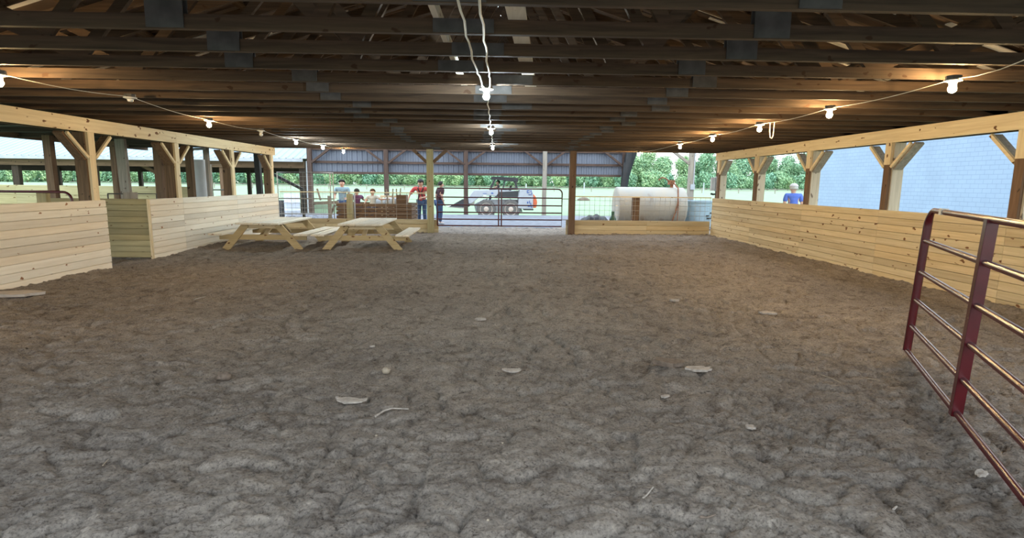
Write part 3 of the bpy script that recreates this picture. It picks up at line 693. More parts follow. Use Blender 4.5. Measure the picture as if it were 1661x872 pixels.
t = thing('hitch_rack', 'weathered hitch and poles stacked left of the wagon', 'rack', (hb.x, 18.6, 0))
m = MB(); m.span((-0.04, -0.04, -0.02), (0.04, 0.04, 1.05)); m.build('upright', M['greyZ'], t)
m = MB(); m.beam((-0.55, 0, 0.80), (0.3, 0, 0.84), 0.10, 0.10); m.build('tongue', M['greyX'], t)
m = MB(); m.beam((-0.28, 0, 0.9), (-0.38, 0, 1.28), 0.05, 0.05, (0, 1, 0)); m.build('leaning_stick', M['greyZ'], t)
m = MB(); m.beam((-0.2, 0.1, -0.02), (0.15, 0.1, 0.75), 0.06, 0.06, (0, 1, 0)); m.build('strut', M['greyZ'], t)

# ------------------------------------------------------------------ loader
LY = 26.4
GZ = -0.09
def loader():
    x_of = lambda px: at(px, 235, Y=LY).x
    z_of = lambda py: at(590, py, Y=LY).z
    X0 = x_of(590)
    t = thing('skid_steer_loader', 'white and black skid steer loader with raised cab beyond the far red gate', 'loader', (X0, LY, GZ))
    dx = lambda px: x_of(px)-X0
    dz = lambda py: z_of(py)-GZ
    r = 0.43
    for px in (570.3, 598.3):
        for yy in (-0.72, 0.72):
            w = MB(); w.lathe([(r*0.55, -0.13), (r*0.9, -0.14), (r, -0.10), (r, 0.10), (r*0.9, 0.14), (r*0.55, 0.13)], (dx(px), yy, r), 30, 'Y')
            for k in range(20):
                a = 2*PI*k/20; R3 = Matrix.Rotation(-a, 3, 'Y'); w.box(Vector((dx(px), yy, r)) + R3 @ Vector((r, 0, 0)), (0.03, 0.26, 0.05), R3)
            o = w.build('wheel', M['tyre'], t, False)
            w = MB(); w.lathe([(0.05, -0.17), (0.10, -0.16), (0.13, -0.10), (r*0.60, -0.13), (r*0.66, -0.145), (r*0.66, 0.13), (0.05, 0.13)], (dx(px), yy, r), 20, 'Y'); w.build('rim', M['rim'], o, True)
    m = MB(); m.prism([(dx(558), 0.30), (dx(556), 0.62), (dx(566), 0.84), (dx(607), 0.86), (dx(612), 0.30)], -0.55, 0.55, 'Y'); m.build('chassis', M['greymetal'], t, bevel=0.02)
    m = MB()
    for yy in (-0.84, 0.60):                       # lift arms
        m.prism([(dx(553), dz(227)), (dx(556.5), dz(223.2)), (dx(583), dz(222.0)), (dx(606), dz(223.5)), (dx(612), dz(228)), (dx(612), dz(231.5)), (dx(585), dz(229.8)), (dx(570), dz(228.5)), (dx(562), dz(231)), (dx(553.5), dz(238)), (dx(549), dz(238)), (dx(549.5), dz(233))], yy, yy+0.22, 'Y')
    m.build('lift_arms', M['white'], t, bevel=0.02)
    m = MB(); m.prism([(dx(585), dz(224.5)), (dx(607), dz(223)), (dx(606), dz(231.5)), (dx(580), dz(231.0))], -0.86, -0.62, 'Y'); m.build('side_cover', M['darkgrey'], t)
    m = MB(); m.span((dx(548), -0.60, dz(240)), (dx(556), 0.6, dz(231))); m.build('quick_coupler', M['cable'], t)
    m = MB()
    m.prism([(dx(527.5), dz(241.8)), (dx(529), dz(241.2)), (dx(543), dz(233.2)), (dx(550), dz(233.0)), (dx(551), dz(241.5)), (dx(541), dz(243.5))], -0.85, 0.85, 'Y'); m.build('bucket', M['darkgrey'], t, bevel=0.015)
    m = MB(); m.prism([(dx(525.5), dz(241.6)), (dx(545), dz(242.5)), (dx(545), dz(243.8)), (dx(527), dz(242.4))], -0.87, 0.87, 'Y'); m.build('bucket_lip', M['steel'], t)
    # cab
    zt = dz(209.5); zb = dz(222)
    for yy in (-0.48, 0.48):
        m = MB()
        m.beam((dx(574.5), yy, zb), (dx(580), yy, zt), 0.09, 0.11, (0, 1, 0)); m.beam((dx(605.5), yy, zb+0.05), (dx(602.5), yy, zt), 0.07, 0.12, (0, 1, 0))
        m.beam((dx(589), yy, zb), (dx(592), yy, zt), 0.05, 0.06, (0, 1, 0)); m.beam((dx(606), yy, zb+0.28), (dx(598), yy, zt), 0.05, 0.07, (0, 1, 0))
        m.beam((dx(573.5), yy, zb), (dx(606.5), yy, zb+0.05), 0.06, 0.10)
        m.build('cab_frame', M['darkgrey'], t)
    m = MB(); m.prism([(dx(575.5), zt-0.02), (dx(575.5), zt+0.06), (dx(578), zt+0.10), (dx(606.5), zt+0.05), (dx(606.5), zt-0.14)], -0.56, 0.56, 'Y'); m.build('cab_roof', M['darkgrey'], t, bevel=0.015)
    m = MB(); m.prism([(dx(588), dz(226)), (dx(588), dz(224)), (dx(596), dz(224)), (dx(597.5), dz(217)), (dx(599.5), dz(217)), (dx(598.5), dz(226))], -0.25, 0.25, 'Y'); m.build('seat', M['black'], t, bevel=0.02)
    # engine housing
    m = MB(); m.prism([(dx(606), dz(242.5)), (dx(608), dz(221.8)), (dx(612), dz(220.8)), (dx(622), dz(221.5)), (dx(623.5), dz(226)), (dx(623.5), dz(243.5)), (dx(612), dz(243.5))], -0.86, 0.86, 'Y'); m.build('engine_housing', M['white'], t, bevel=0.02)
    m = MB(); m.prism([(dx(623.5), dz(242.5)), (dx(623.5), dz(226)), (dx(627), dz(230)), (dx(628.5), dz(236)), (dx(627.5), dz(242))], -0.7, 0.7, 'Y'); m.build('rear_guard', M['orange'], t, bevel=0.02)
    m = MB(); m.span((dx(613), -0.84, dz(245)), (dx(624), 0.84, dz(243.3))); m.build('rear_bumper', M['darkgrey'], t)
    # upright blue lettering strokes on the housing side, read along the panel
    m = MB(); k = 0.867
    def stroke(px, py, w, h): m.box((dx(px), -0.872, dz(py)), (w*0.0406, 0.012, h*0.0406))
    for (px, py, w, h) in ((616.6, 223.8, 0.7, 3.2), (618, 222.6, 2.2, 0.7), (618, 224.9, 2.2, 0.7), (620.8, 223.3, 0.7, 2.2), (621.6, 225.8, 0.7, 2.0), (619.8, 227.3, 3.6, 0.6),
                           (617.2, 236.2, 1.2, 2.2), (619.3, 235.4, 0.7, 2.8), (620.6, 237.0, 1.6, 0.7), (620.8, 239.4, 0.8, 3.4), (618.6, 240.6, 2.2, 0.7), (622, 241.3, 0.7, 1.8)): stroke(px, py, w, h)
    m.build('lettering', M['blue'], t)
    m = MB(); m.box((dx(577), -0.846, dz(226)), (0.10, 0.012, 0.05)); m.box((dx(568.5), -0.846, dz(226.4)), (0.18, 0.012, 0.02)); m.build('decal', M['blue'], t)
    m = MB(); m.box((dx(568.5), -0.86, dz(229.4)), (0.13, 0.05, 0.08)); m.build('work_light', M['porcelain'], t)
    return t, X0
loader_obj, LX0 = loader()

# ------------------------------------------------------------------ people
def skin_mesh(name, pts, edges, radii, root, m, parent, sub=1):
    me = bpy.data.meshes.new(name); me.from_pydata([tuple(p) for p in pts], edges, [])
    o = bpy.data.objects.new(name+'_tmp', me); C.objects.link(o)
    sk = o.modifiers.new('s', 'SKIN'); sk.use_smooth_shade = True; sk.branch_smoothing = 0.6
    sd = o.modifiers.new('d', 'SUBSURF'); sd.levels = sub; sd.render_levels = sub
    for i, r in enumerate(radii):
        rr = r if isinstance(r, tuple) else (r, r)
        me.skin_vertices[0].data[i].radius = rr; me.skin_vertices[0].data[i].use_root = (i == root)
    dg = bpy.context.evaluated_depsgraph_get(); dg.update()
    nm = bpy.data.meshes.new_from_object(o.evaluated_get(dg))
    bpy.data.objects.remove(o); nm.name = name
    nm.materials.clear(); nm.materials.append(m)
    for p in nm.polygons: p.use_smooth = True
    r = bpy.data.objects.new(name, nm); C.objects.link(r); r.parent = parent; return r
SKIN = plain('skin', (0.62, 0.37, 0.27), 0.6, 0, 0.06)
def cloth(n, c): return plain(n, c, 0.9, 0, 0.12, 14)
def person(label, loc, rz, H, shirt, trouser, hair, pose, seated=False, cap=None, shoes=None, vest=None, hairlen=0.5, skin=SKIN, bend=0.0, group=None, width=1.0, head_tilt=0.0):
    """faces local -Y; pose gives elbow and wrist for each arm, in units of body height, relative to the feet"""
    t = thing('person', label, 'person', loc, rz)
    S = H; V = lambda x, y, z: Vector((x*S, y*S, z*S))
    hipz = 0.52 if not seated else pose.get('seat', 0.27)
    off = hipz-0.52
    pel = V(0, 0, hipz); ch = V(0, -bend*0.10, 0.70+off); ne = V(0, -bend*0.17, 0.826+off); hb = V(0, -bend*0.19-0.005, 0.856+off); ht = V(0, -bend*0.22-head_tilt*0.05, 0.945+off)
    shl = {s: V(s*0.108*width, -bend*0.15, 0.80+off) for s in (-1, 1)}
    el = {s: V(*pose['el'][s]) for s in (-1, 1)}; wr = {s: V(*pose['wr'][s]) for s in (-1, 1)}
    hip = {s: V(s*0.055, 0, hipz-0.02) for s in (-1, 1)}
    if seated: kn = {s: V(s*0.07, -0.24, hipz) for s in (-1, 1)}; an = {s: V(s*0.07, -0.26, hipz-0.23) for s in (-1, 1)}
    else: kn = {s: V(s*pose.get('st', 0.06), -0.015, 0.285) for s in (-1, 1)}; an = {s: V(s*pose.get('st', 0.06)*1.1, 0.01, 0.045) for s in (-1, 1)}
    toe = {s: an[s]+V(s*0.012, -0.10, -0.022) for s in (-1, 1)}
    pts = [pel, V(0, -bend*0.05, (0.61+off)), ch, ne, hb, (hb+ht)/2, ht]; rad = [(0.075*S, 0.06*S), (0.068*S, 0.052*S), (0.08*S, 0.058*S), 0.036*S, 0.046*S, (0.053*S, 0.062*S), 0.042*S]
    ed = [(0, 1), (1, 2), (2, 3), (3, 4), (4, 5), (5, 6)]
    def add(p, r, j): pts.append(p); rad.append(r); ed.append((j, len(pts)-1)); return len(pts)-1
    nose = add((hb+ht)/2+V(0, -0.070, -0.008), 0.008*S, 5)
    for s in (-1, 1): add((hb+ht)/2+V(s*0.058, 0.0, -0.005), (0.005*S, 0.014*S), 5)
    for s in (-1, 1):
        a = add(shl[s], 0.036*S, 2); b = add(el[s], 0.024*S, a); c = add(wr[s], 0.015*S, b)
        d = (wr[s]-el[s]).normalized(); side = d.cross(Vector((0, 1, 0))); side = side.normalized() if side.length > 0.1 else Vector((1, 0, 0))
        pm = add(wr[s]+d*0.04*S, (0.020*S, 0.011*S), c)
        for k, l in ((-1.5, 0.036), (-0.5, 0.045), (0.5, 0.046), (1.5, 0.040)):
            f1 = add(wr[s]+d*(0.055+l*0.3)*S+side*k*0.0095*S, 0.0048*S, pm); add(pts[f1]+(d*0.8+Vector((0, -0.5, 0)))*l*0.6*S, 0.004*S, f1)
        th = add(wr[s]+d*0.028*S+side*0.024*S*-s, 0.006*S, c); add(pts[th]+d*0.03*S+side*0.010*S*-s, 0.005*S, th)
        h = add(hip[s], 0.056*S, 0); k_ = add(kn[s], 0.036*S, h); n_ = add(an[s], 0.022*S, k_); add(toe[s], (0.024*S, 0.014*S), n_)
    skin_mesh('body', pts, ed, rad, 0, skin, t)
    # shirt: torso and upper arms
    sp = [V(0, 0, hipz-0.01), pts[1], ch, ne+V(0, 0, -0.008), ch.lerp(ne, 0.62)]; sr = [(0.088*S, 0.074*S), (0.084*S, 0.068*S), (0.098*S, 0.076*S), 0.052*S, (0.088*S, 0.070*S)]; se = [(0, 1), (1, 2), (2, 4), (4, 3)]
    for s in (-1, 1):
        sp.append(shl[s]); sr.append(0.050*S); se.append((4, len(sp)-1)); sp.append(shl[s].lerp(el[s], pose.get('sleeve', 0.75))); sr.append(0.037*S); se.append((len(sp)-2, len(sp)-1))
    skin_mesh('shirt', sp, se, sr, 1, shirt, t)
    tp = [pel]; tre = []; trr = [(0.086*S, 0.072*S)]
    for s in (-1, 1):
        for p, r in ((hip[s], 0.066), (kn[s], 0.047), (an[s]+V(0, 0, 0.01), 0.038)):
            tp.append(p); trr.append(r*S); tre.append((0 if r == 0.066 else len(tp)-2, len(tp)-1))
    skin_mesh('trousers', tp, tre, trr, 0, trouser, t)
    for s in (-1, 1):
        skin_mesh('shoe', [an[s]+V(0, 0.015, -0.015), an[s]+V(0, -0.04, -0.022), toe[s]], [(0, 1), (1, 2)], [(0.034*S, 0.030*S), (0.034*S, 0.026*S), (0.028*S, 0.020*S)], 1, shoes or M['white'], t)
    hc = (hb+ht)/2+V(0, 0.006, 0.010)
    m = MB(); bmesh.ops.create_uvsphere(m.bm, u_segments=16, v_segments=10, radius=1.0)
    for v in list(m.bm.verts):
        if v.co.z < -0.1 - hairlen*0.5*(v.co.y > 0.1) or (v.co.y < -0.3 and v.co.z < 0.32): m.bm.verts.remove(v)
    for v in m.bm.verts: v.co = hc + Vector((v.co.x*0.068, v.co.y*0.077, v.co.z*0.074))*S
    o = m.build('hair', hair, t, True); md = o.modifiers.new('thick', 'SOLIDIFY'); md.thickness = 0.006
    if cap:
        m = MB(); bmesh.ops.create_uvsphere(m.bm, u_segments=16, v_segments=10, radius=1.0)
        for v in list(m.bm.verts):
            if v.co.z < 0.05: m.bm.verts.remove(v)
        for v in m.bm.verts: v.co = hc + V(0, 0, 0.004) + Vector((v.co.x*0.074, v.co.y*0.083, v.co.z*0.073))*S
        m.prism([((hc.x-0.05*S), hc.y-0.06*S), (hc.x+0.05*S, hc.y-0.06*S), (hc.x+0.035*S, hc.y-0.125*S), (hc.x-0.035*S, hc.y-0.125*S)], hc.z+0.012*S, hc.z+0.018*S, 'Z')
        m.build('cap', cap, t, True)
    m = MB()
    for s in (-1, 1): m.ball((hb+ht)/2+V(s*0.020, -0.056, 0.008), 0.0065*S, 8, 6)
    m.build('eyes', M['black'], t)
    m = MB(); m.ball((hb+ht)/2+V(0, -0.052, -0.030), 0.006*S, 8, 6, (2.2, 0.8, 0.5)); m.build('mouth', cloth('lips', (0.4, 0.15, 0.13)), t)
    if vest:
        m = MB()
        for s in (-1, 1):
            m.tube([V(s*0.06, 0.072, hipz+0.02), V(s*0.055, 0.075-bend*0.05, 0.70+off), V(s*0.06, 0.03-bend*0.14, 0.835+off), V(s*0.055, -0.055-bend*0.15, 0.79+off), V(s*0.02, -0.085-bend*0.10, 0.71+off), V(s*0.055, -0.085-bend*0.04, hipz+0.03)], 0.013*S, 6)
        m.build('suspenders', vest, t, True)
    return t
DH, BH, WH = plain('dark_hair', (0.02, 0.016, 0.014), 0.8), plain('brown_hair', (0.16, 0.08, 0.04), 0.8), plain('grey_hair', (0.55, 0.53, 0.50), 0.8)
JEANS = cloth('blue_denim', (0.05, 0.085, 0.17)); DJEANS = cloth('dark_denim', (0.04, 0.06, 0.11))
down = lambda: dict(el={-1: (-0.135, 0.0, 0.63), 1: (0.135, 0.0, 0.63)}, wr={-1: (-0.13, -0.05, 0.50), 1: (0.13, -0.05, 0.50)})
p = at(402, 250, Y=18.75+0.35)
person('person in a blue grey tee standing behind the wagon, facing the barn', (p.x, 19.1, 0.0), 0.05, 1.62, cloth('blue_grey_tee', (0.26, 0.38, 0.46)), JEANS, DH,
       dict(el={-1: (-0.15, -0.02, 0.64), 1: (0.15, -0.02, 0.64)}, wr={-1: (-0.12, -0.16, 0.60), 1: (0.12, -0.16, 0.60)}), width=1.12)
p = at(418.5, 240, Y=18.15)
person('person with dark hair and purple top sitting in the wagon beside the short tan post', (p.x, 18.15, z0w+0.20), PI+0.5, 1.38, cloth('purple_top', (0.13, 0.05, 0.12)), DJEANS, DH,
       dict(el={-1: (-0.17, -0.07, 0.27), 1: (0.15, -0.06, 0.25)}, wr={-1: (-0.28, -0.16, 0.26), 1: (0.12, -0.18, 0.22)}, seat=0.08), seated=True)
p = at(437, 240, Y=18.15)
person('person with brown hair and pale grey shirt sitting in the wagon beside the stakes', (p.x, 18.15, z0w+0.20), -0.15, 1.38, cloth('pale_grey_shirt', (0.60, 0.62, 0.60)), DJEANS, BH,
       dict(el={-1: (-0.15, -0.05, 0.25), 1: (0.20, -0.04, 0.29)}, wr={-1: (-0.12, -0.18, 0.22), 1: (0.36, -0.06, 0.30)}, seat=0.08), seated=True)
p = at(494.5, 250, Y=19.6)
person('person in a red shirt with black suspenders and cap, looking down beside the wagon', (p.x, 19.6, 0.0), -0.1, 1.66, cloth('red_shirt', (0.52, 0.07, 0.07)), JEANS, DH,
       dict(el={-1: (-0.25, -0.02, 0.66), 1: (0.17, -0.05, 0.63)}, wr={-1: (-0.27, -0.10, 0.54), 1: (0.06, -0.17, 0.60)}, sleeve=0.95), cap=plain('black_cap', (0.02, 0.02, 0.022), 0.8), vest=M['black'], bend=0.35, head_tilt=0.8, width=1.2)
p = at(514.5, 250, Y=20.2)
person('person in a dark maroon top and jeans standing behind the gate post', (p.x, 20.2, 0.02), 2.2, 1.58, cloth('dark_maroon_top', (0.05, 0.018, 0.025)), JEANS, DH, down(), bend=0.3)
p = at(931.5, 219, Y=14.9)
person('person in a blue tee and pale cap outside the right wall, seen from behind', (p.x, 14.9, -0.03), PI-0.25, 1.66, cloth('royal_blue_tee', (0.10, 0.17, 0.55)), cloth('grey_trousers', (0.2, 0.2, 0.2)), WH, down(), cap=plain('pale_cap', (0.55, 0.50, 0.48), 0.8), bend=0.3, width=1.0)
p = at(583.5, 216, Y=LY)
person('person driving the loader, seen through the open cab', (p.x, LY, 0.73), PI/2*-1+0.0, 1.45, cloth('grey_work_shirt', (0.12, 0.12, 0.13)), DJEANS, DH,
       dict(el={-1: (-0.15, -0.06, 0.42), 1: (0.15, -0.06, 0.42)}, wr={-1: (-0.11, -0.2, 0.36), 1: (0.11, -0.2, 0.36)}, seat=0.18), seated=True)

# ------------------------------------------------------------------ things beyond the left wall
def slim(name, px, y, w, d, z0, z1, mtl, label, cat='post', lean=0.0):
    p = at(px, 214, Y=y); m = MB(); m.beam((p.x-lean, y, z0), (p.x+lean, y, z1), w, d, (0, 1, 0)); return tag(m.build(name, M[mtl]), label, cat)
slim('aisle_post', 62, 12.6, 0.16, 0.13, -0.1, 2.44, 'brownZ', 'brown aisle post beyond the left panel, closest to the picture edge')
slim('aisle_post', 147, 13.4, 0.21, 0.10, -0.1, 2.44, 'greyZ', 'grey weathered aisle post rising behind the greenish return', lean=-0.03)
slim('aisle_post', 136.5, 14.2, 0.12, 0.1, -0.1, 2.44, 'brownZ', 'narrow brown aisle post touching the grey one behind the return')
slim('aisle_post', 188, 14.6, 0.18, 0.14, -0.1, 2.44, 'brownZ', 'wide brown aisle post left of the second braced post')
slim('aisle_post', 224, 14.8, 0.15, 0.14, -0.1, 2.44, 'oldZ', 'dark aisle post just right of the second braced post')
slim('aisle_post', 244, 15.4, 0.11, 0.12, -0.1, 2.44, 'greyZ', 'grey aisle post right of the tall white panel')
slim('black_post', 304, 16.9, 0.15, 0.14, -0.1, 2.44, 'black', 'black post between the last two braced posts of the left wall', lean=-0.03)
p = at(235, 214, Y=15.2)
t = thing('white_panel', 'tall white curved panel standing behind the left wall', 'panel', (p.x, 15.2, 0))
m = MB(); pr_ = []
for k in range(9):
    a = PI*k/8; pr_.append((0.16*math.cos(a), 0.06*math.sin(a)))
m.prism([(x, -y) for x, y in pr_], 0.0, 2.05, 'Z'); m.build('panel_body', M['brightpanel'], t, True)
m = MB(); m.tube([(-0.19, -0.02, 0), (-0.19, -0.02, 2.2), (-0.12, -0.02, 2.32), (0.2, -0.02, 2.34)], 0.035, 8); m.build('panel_frame', M['greymetal'], t, True)
p0, p1 = at(248.5, 214, Y=16.0), at(268, 214, Y=16.0)
m = MB(); m.tube([(p0.x, 16, 0), (p0.x, 16, 1.95), (p1.x, 16, 1.95), (p1.x, 16, 0)], 0.022, 8); m.tube([(p0.x, 16, 1.25), (p1.x, 16, 1.25)], 0.02, 8); m.tube([(p0.x, 16, 0.7), (p1.x, 16, 0.7)], 0.02, 8)
tag(m.build('pipe_rack', M['steel'], smooth=True), 'grey pipe frame standing behind the left wall by the white panel', 'frame')
p0 = at(126, 225, Y=11.6); p1 = at(183, 225, Y=11.6)
m = MB(); m.tube([(p0.x, 11.6, 1.22), (p1.x, 11.6, 1.23), (p1.x, 11.6, 0.0)], 0.014, 8); m.tube([(p0.x, 11.6, 0.6), (p1.x, 11.6, 0.6)], 0.014, 8); m.tube([(p0.x, 11.6, 1.22), (p0.x, 11.6, 0.0)], 0.014, 8)
tag(m.build('pipe_rail', M['boxmetal'], smooth=True), 'thin dark pipe rail just above the greenish return', 'rail')
slim('timber_stub', 49, 10.4, 0.17, 0.1, -0.05, 1.30, 'treatZ', 'short pale timber stub showing above the left panel below the gate rail')
slim('timber_stub', 151.5, 11.0, 0.22, 0.1, -0.05, 1.27, 'greyZ', 'short weathered timber stub behind the top of the greenish return')
o = plank_wall('aisle_plank_wall', (-17, 16.6), (-8.95, 16.6), -0.05, 1.32, 5, M['treatX'], [3.0, 6.0]); tag(o, 'greenish plank wall at the back of the left aisle', 'plank wall')
p0, p1 = at(325, 206.5, Y=18.4), at(355, 222, Y=18.4)
m = MB(); m.beam(p0-Vector((0.4, 0, -0.2)), p1, 0.05, 0.09); m.beam(p1+Vector((0, 0, -1.4)), p1+Vector((0, 0, 0.05)), 0.07, 0.07, (0, 1, 0)); tag(m.build('auger_pole', M['black']), 'black pole slanting down beside the end of the left wall', 'pole')
p = at(342.5, 240, Y=22.5)
t = thing('steel_drum', 'pale galvanised drum beyond the end of the left wall', 'drum', (p.x, 22.5, 0.0))
zt = at(342, 226.5, Y=22.5).z
m = MB(); m.lathe([(0.29, 0.0), (0.30, 0.02), (0.30, zt*0.33), (0.31, zt*0.35), (0.30, zt*0.37), (0.30, zt*0.64), (0.31, zt*0.66), (0.30, zt*0.68), (0.30, zt-0.02), (0.29, zt)], n=28); m.build('drum_body', M['brightpanel'], t, True)
p = at(331, 240, Y=22.8); m = MB(); m.lathe([(0.2, 0), (0.22, 0.02), (0.22, 0.70), (0.19, 0.74), (0.05, 0.75)], n=20); o = m.build('barrel', M['black'], smooth=True); o.location = (p.x, 22.8, 0.0); tag(o, 'black barrel left of the pale galvanised drum', 'barrel')
m = MB(); a, b = at(337, 247, Y=20.6), at(386, 247, Y=20.6); m.span((a.x, 20.2, -0.02), (b.x, 21.2, 0.40)); m.build('block', None)
bpy.data.objects.remove(bpy.data.objects['block'])
m = MB(); nz = 40
for i in range(nz):
    x = random.uniform(a.x, b.x); y = random.uniform(20.3, 21.3); s_ = random.uniform(0.10, 0.22)
    bmesh.ops.create_icosphere(m.bm, subdivisions=1, radius=s_, matrix=Matrix.Translation((x, y, 0.06+random.uniform(0, 0.12))) @ Matrix.Diagonal((1, 1, 0.7, 1)))
tag(m.build('gravel_pile', M['gravel']), 'pale gravel piled low behind the mesh gate', 'gravel', kind='stuff')
# roof over the left aisle
t = thing('aisle_roof', 'dark low roof over the aisle outside the left wall', 'roof', (0, 0, 0))
m = MB(); m.prism([(-7.0, 2.56), (-10.6, 2.50), (-10.6, 2.53), (-7.0, 2.60)], 2.0, 17.3, 'Y')
for v in m.bm.verts: pass
m.build('roof_boards', M['darkY'], t)
m = MB(); m.span((-10.62, 2.0, 2.38), (-10.54, 17.3, 2.50)); m.build('eave_beam', M['oldY'], t)
for k in range(12):
    y = 3.0+k*1.22; m = MB(); m.beam((-7.0, y, 2.51), (-10.52, y, 2.45), 0.045, 0.09); m.build('rafter', M['darkX'], t)
# neighbouring shed
SY = 26.5; se = at(100, 183.2, Y=SY).z
sxr = at(357, 190, Y=SY).x; sxl = -42.0
def shed_roof():
    t = thing('open_shed', 'open timber shed with pale metal roof beyond the left wall', 'shed', (0, 0, 0))
    m = MB(); e = Vector((0, SY-0.4, se)); d = Vector((0, math.cos(0.35), math.sin(0.35))); upv = Vector((0, -d.z, d.y)); Lr = 8.0
    xs = []; x = sxl
    while x < sxr: xs += [(x, 0), (x+0.24, 0), (x+0.26, 0.03), (x+0.30, 0.03)]; x += 0.32
    A = [m.bm.verts.new(e+Vector((a, 0, 0))+upv*h) for a, h in xs]; B = [m.bm.verts.new(e+Vector((a, 0, 0))+upv*h+d*Lr) for a, h in xs]
    for i in range(len(xs)-1): m.bm.faces.new((A[i], A[i+1], B[i+1], B[i]))
    o = m.build('roof_sheet', M['shedroof'], t); md = o.modifiers.new('s', 'SOLIDIFY'); md.thickness = 0.01
    top = e+d*Lr
    m = MB(); m.beam((sxl/2+sxr/2, top.y, top.z-0.02), (sxl/2+sxr/2, top.y+Lr*math.cos(0.35), se-0.02), sxr-sxl, 0.03); m.build('rear_roof', M['darkX'], t)
    m = MB(); m.span((sxl, SY-0.45, se-0.14), (sxr+0.05, SY-0.39, se+0.01)); m.build('gutter', M['greymetal'], t)
    m = MB(); m.span((sxl, SY-0.1, se-0.42), (sxr, SY-0.03, se-0.10)); m.build('eave_beam', M['oldX'], t)
    m = MB(); m.span((sxl, top.y+Lr*0.9, 2.05), (sxr, top.y+Lr*0.9+0.1, se)); m.build('rear_header', M['darkX'], t)
    return t, top.y+Lr*0.9
shed, syb = shed_roof()
for px, w, mtl in ((21, 0.30, 'darkZ'), (112, 0.28, 'darkZ'), (203, 0.28, 'darkZ'), (262, 0.25, 'brownZ'), (355.5, 0.30, 'darkZ')):
    p = at(px, 210, Y=SY+0.1); m = MB(); m.span((p.x-w/2, SY+0.0, -0.15), (p.x+w/2, SY+0.2, se-0.1)); m.build('shed_post', M[mtl], shed)
p = at(360.5, 210, Y=SY-0.3); m = MB(); m.tube([(p.x, SY-0.3, -0.1), (p.x+0.03, SY-0.3, se-0.1)], 0.07, 10); m.build('downpipe', M['white'], shed, True)
for px in (70, 165, 292):
    p = at(px, 210, Y=syb); m = MB(); m.span((p.x-0.12, syb-0.1, -0.15), (p.x+0.12, syb+0.1, 2.3)); m.build('rear_post', M['darkZ'], shed)
for (xa, ya), (xb, yb) in (((152, 186), (190, 206)), ((262, 186), (268, 200))):
    p0, p1 = at(xa, ya, Y=SY+1.5), at(xb, yb, Y=SY+1.5); m = MB(); m.beam(p0, p1, 0.12, 0.14); m.build('diagonal_brace', M['brownX'], shed)

# ------------------------------------------------------------------ right hand side: block building
BX = 20.0
m = MB(); m.span((BX, -6.0, -0.1), (BX+8.0, 35.2, 4.7)); o = m.build('block_building', M['block']); tag(o, 'pale blue white block building beyond the right openings', 'building')

# ------------------------------------------------------------------ field: fence, mound, trees
FY = 120.0
fp = [(-60+8*k) for k in range(17)]
t = thing('rail_fence', 'dark rail fence crossing the field before the trees', 'fence', (0, FY, -0.09))
for z in (0.55, 0.95):
    m = MB(); m.span((-90, -0.03, z-0.05), (80, 0.03, z+0.05)); m.build('rail', M['greyX'], t)
for x in fp:
    m = MB(); m.span((x-0.08, -0.08, -0.1), (x+0.08, 0.08, 1.1)); m.build('fence_post', M['greyZ'], t)
for px, h, l in ((684.5, 8.8, 'white post in the field left of the black tarp roll'), (729.5, 9, 'white post in the field just above the tank'), (824.5, 8.5, 'white post in the field left of the electric box'), (616.5, 7.5, 'white post in the field behind the loader'), (893, 10, 'white post in the field between two right wall posts')):
    p = at(px, 221.5, Y=95); b_ = at(px, 222.5-h, Y=95); m = MB(); m.tube([(p.x, 95, -0.1), (p.x, 95, b_.z)], 0.10, 8); tag(m.build('marker_post', M['white'], smooth=True), l, 'post')
p = at(684, 229, Y=55); m = MB(); bmesh.ops.create_icosphere(m.bm, subdivisions=3, radius=1.0)
for v in m.bm.verts: v.co = Vector((v.co.x*0.62, v.co.y*0.5, max(v.co.z, -0.2)*0.34))*(1+0.15*noise.noise(v.co*2))
o = m.build('dirt_mound', M['darkchip'], smooth=True); o.location = (p.x, 55, -0.09); tag(o, 'small brown dirt mound on the grass above the wire panel', 'mound')

def tree_mesh(seed, H, Wd, nl, lowbase):
    rnd = random.Random(seed); m = MB(); blobs = []
    for k in range(16):
        a = rnd.uniform(0, 2*PI); rr = rnd.uniform(0, Wd*0.62); z = rnd.uniform(lowbase, H*0.86)
        fall = 1-0.45*abs(z/H-0.45)*2
        blobs.append((Vector((rr*fall*math.cos(a), rr*fall*math.sin(a), z)), rnd.uniform(0.16, 0.26)*H))
    for k in range(nl):
        c, r = blobs[k % len(blobs)]
        d = Vector((rnd.gauss(0, 1), rnd.gauss(0, 1), rnd.gauss(0, 1))).normalized()
        p = c + d*r*(rnd.uniform(0.55, 1.0))*Vector((1, 1, 0.8)).length/1.6
        if p.z < 0.1: p.z = 0.1+rnd.random()*0.6
        nrm = (d+Vector((rnd.uniform(-.7, .7), rnd.uniform(-.7, .7), rnd.uniform(-.2, .9)))).normalized()
        x = nrm.orthogonal().normalized(); y = nrm.cross(x); s_ = rnd.uniform(0.28, 0.62)
        m.bm.faces.new([m.bm.verts.new(p+x*s_*u+y*s_*v*0.7) for u, v in ((-1, 0), (-0.3, -0.7), (1, 0), (-0.3, 0.7))])
    return m, blobs
protos = []
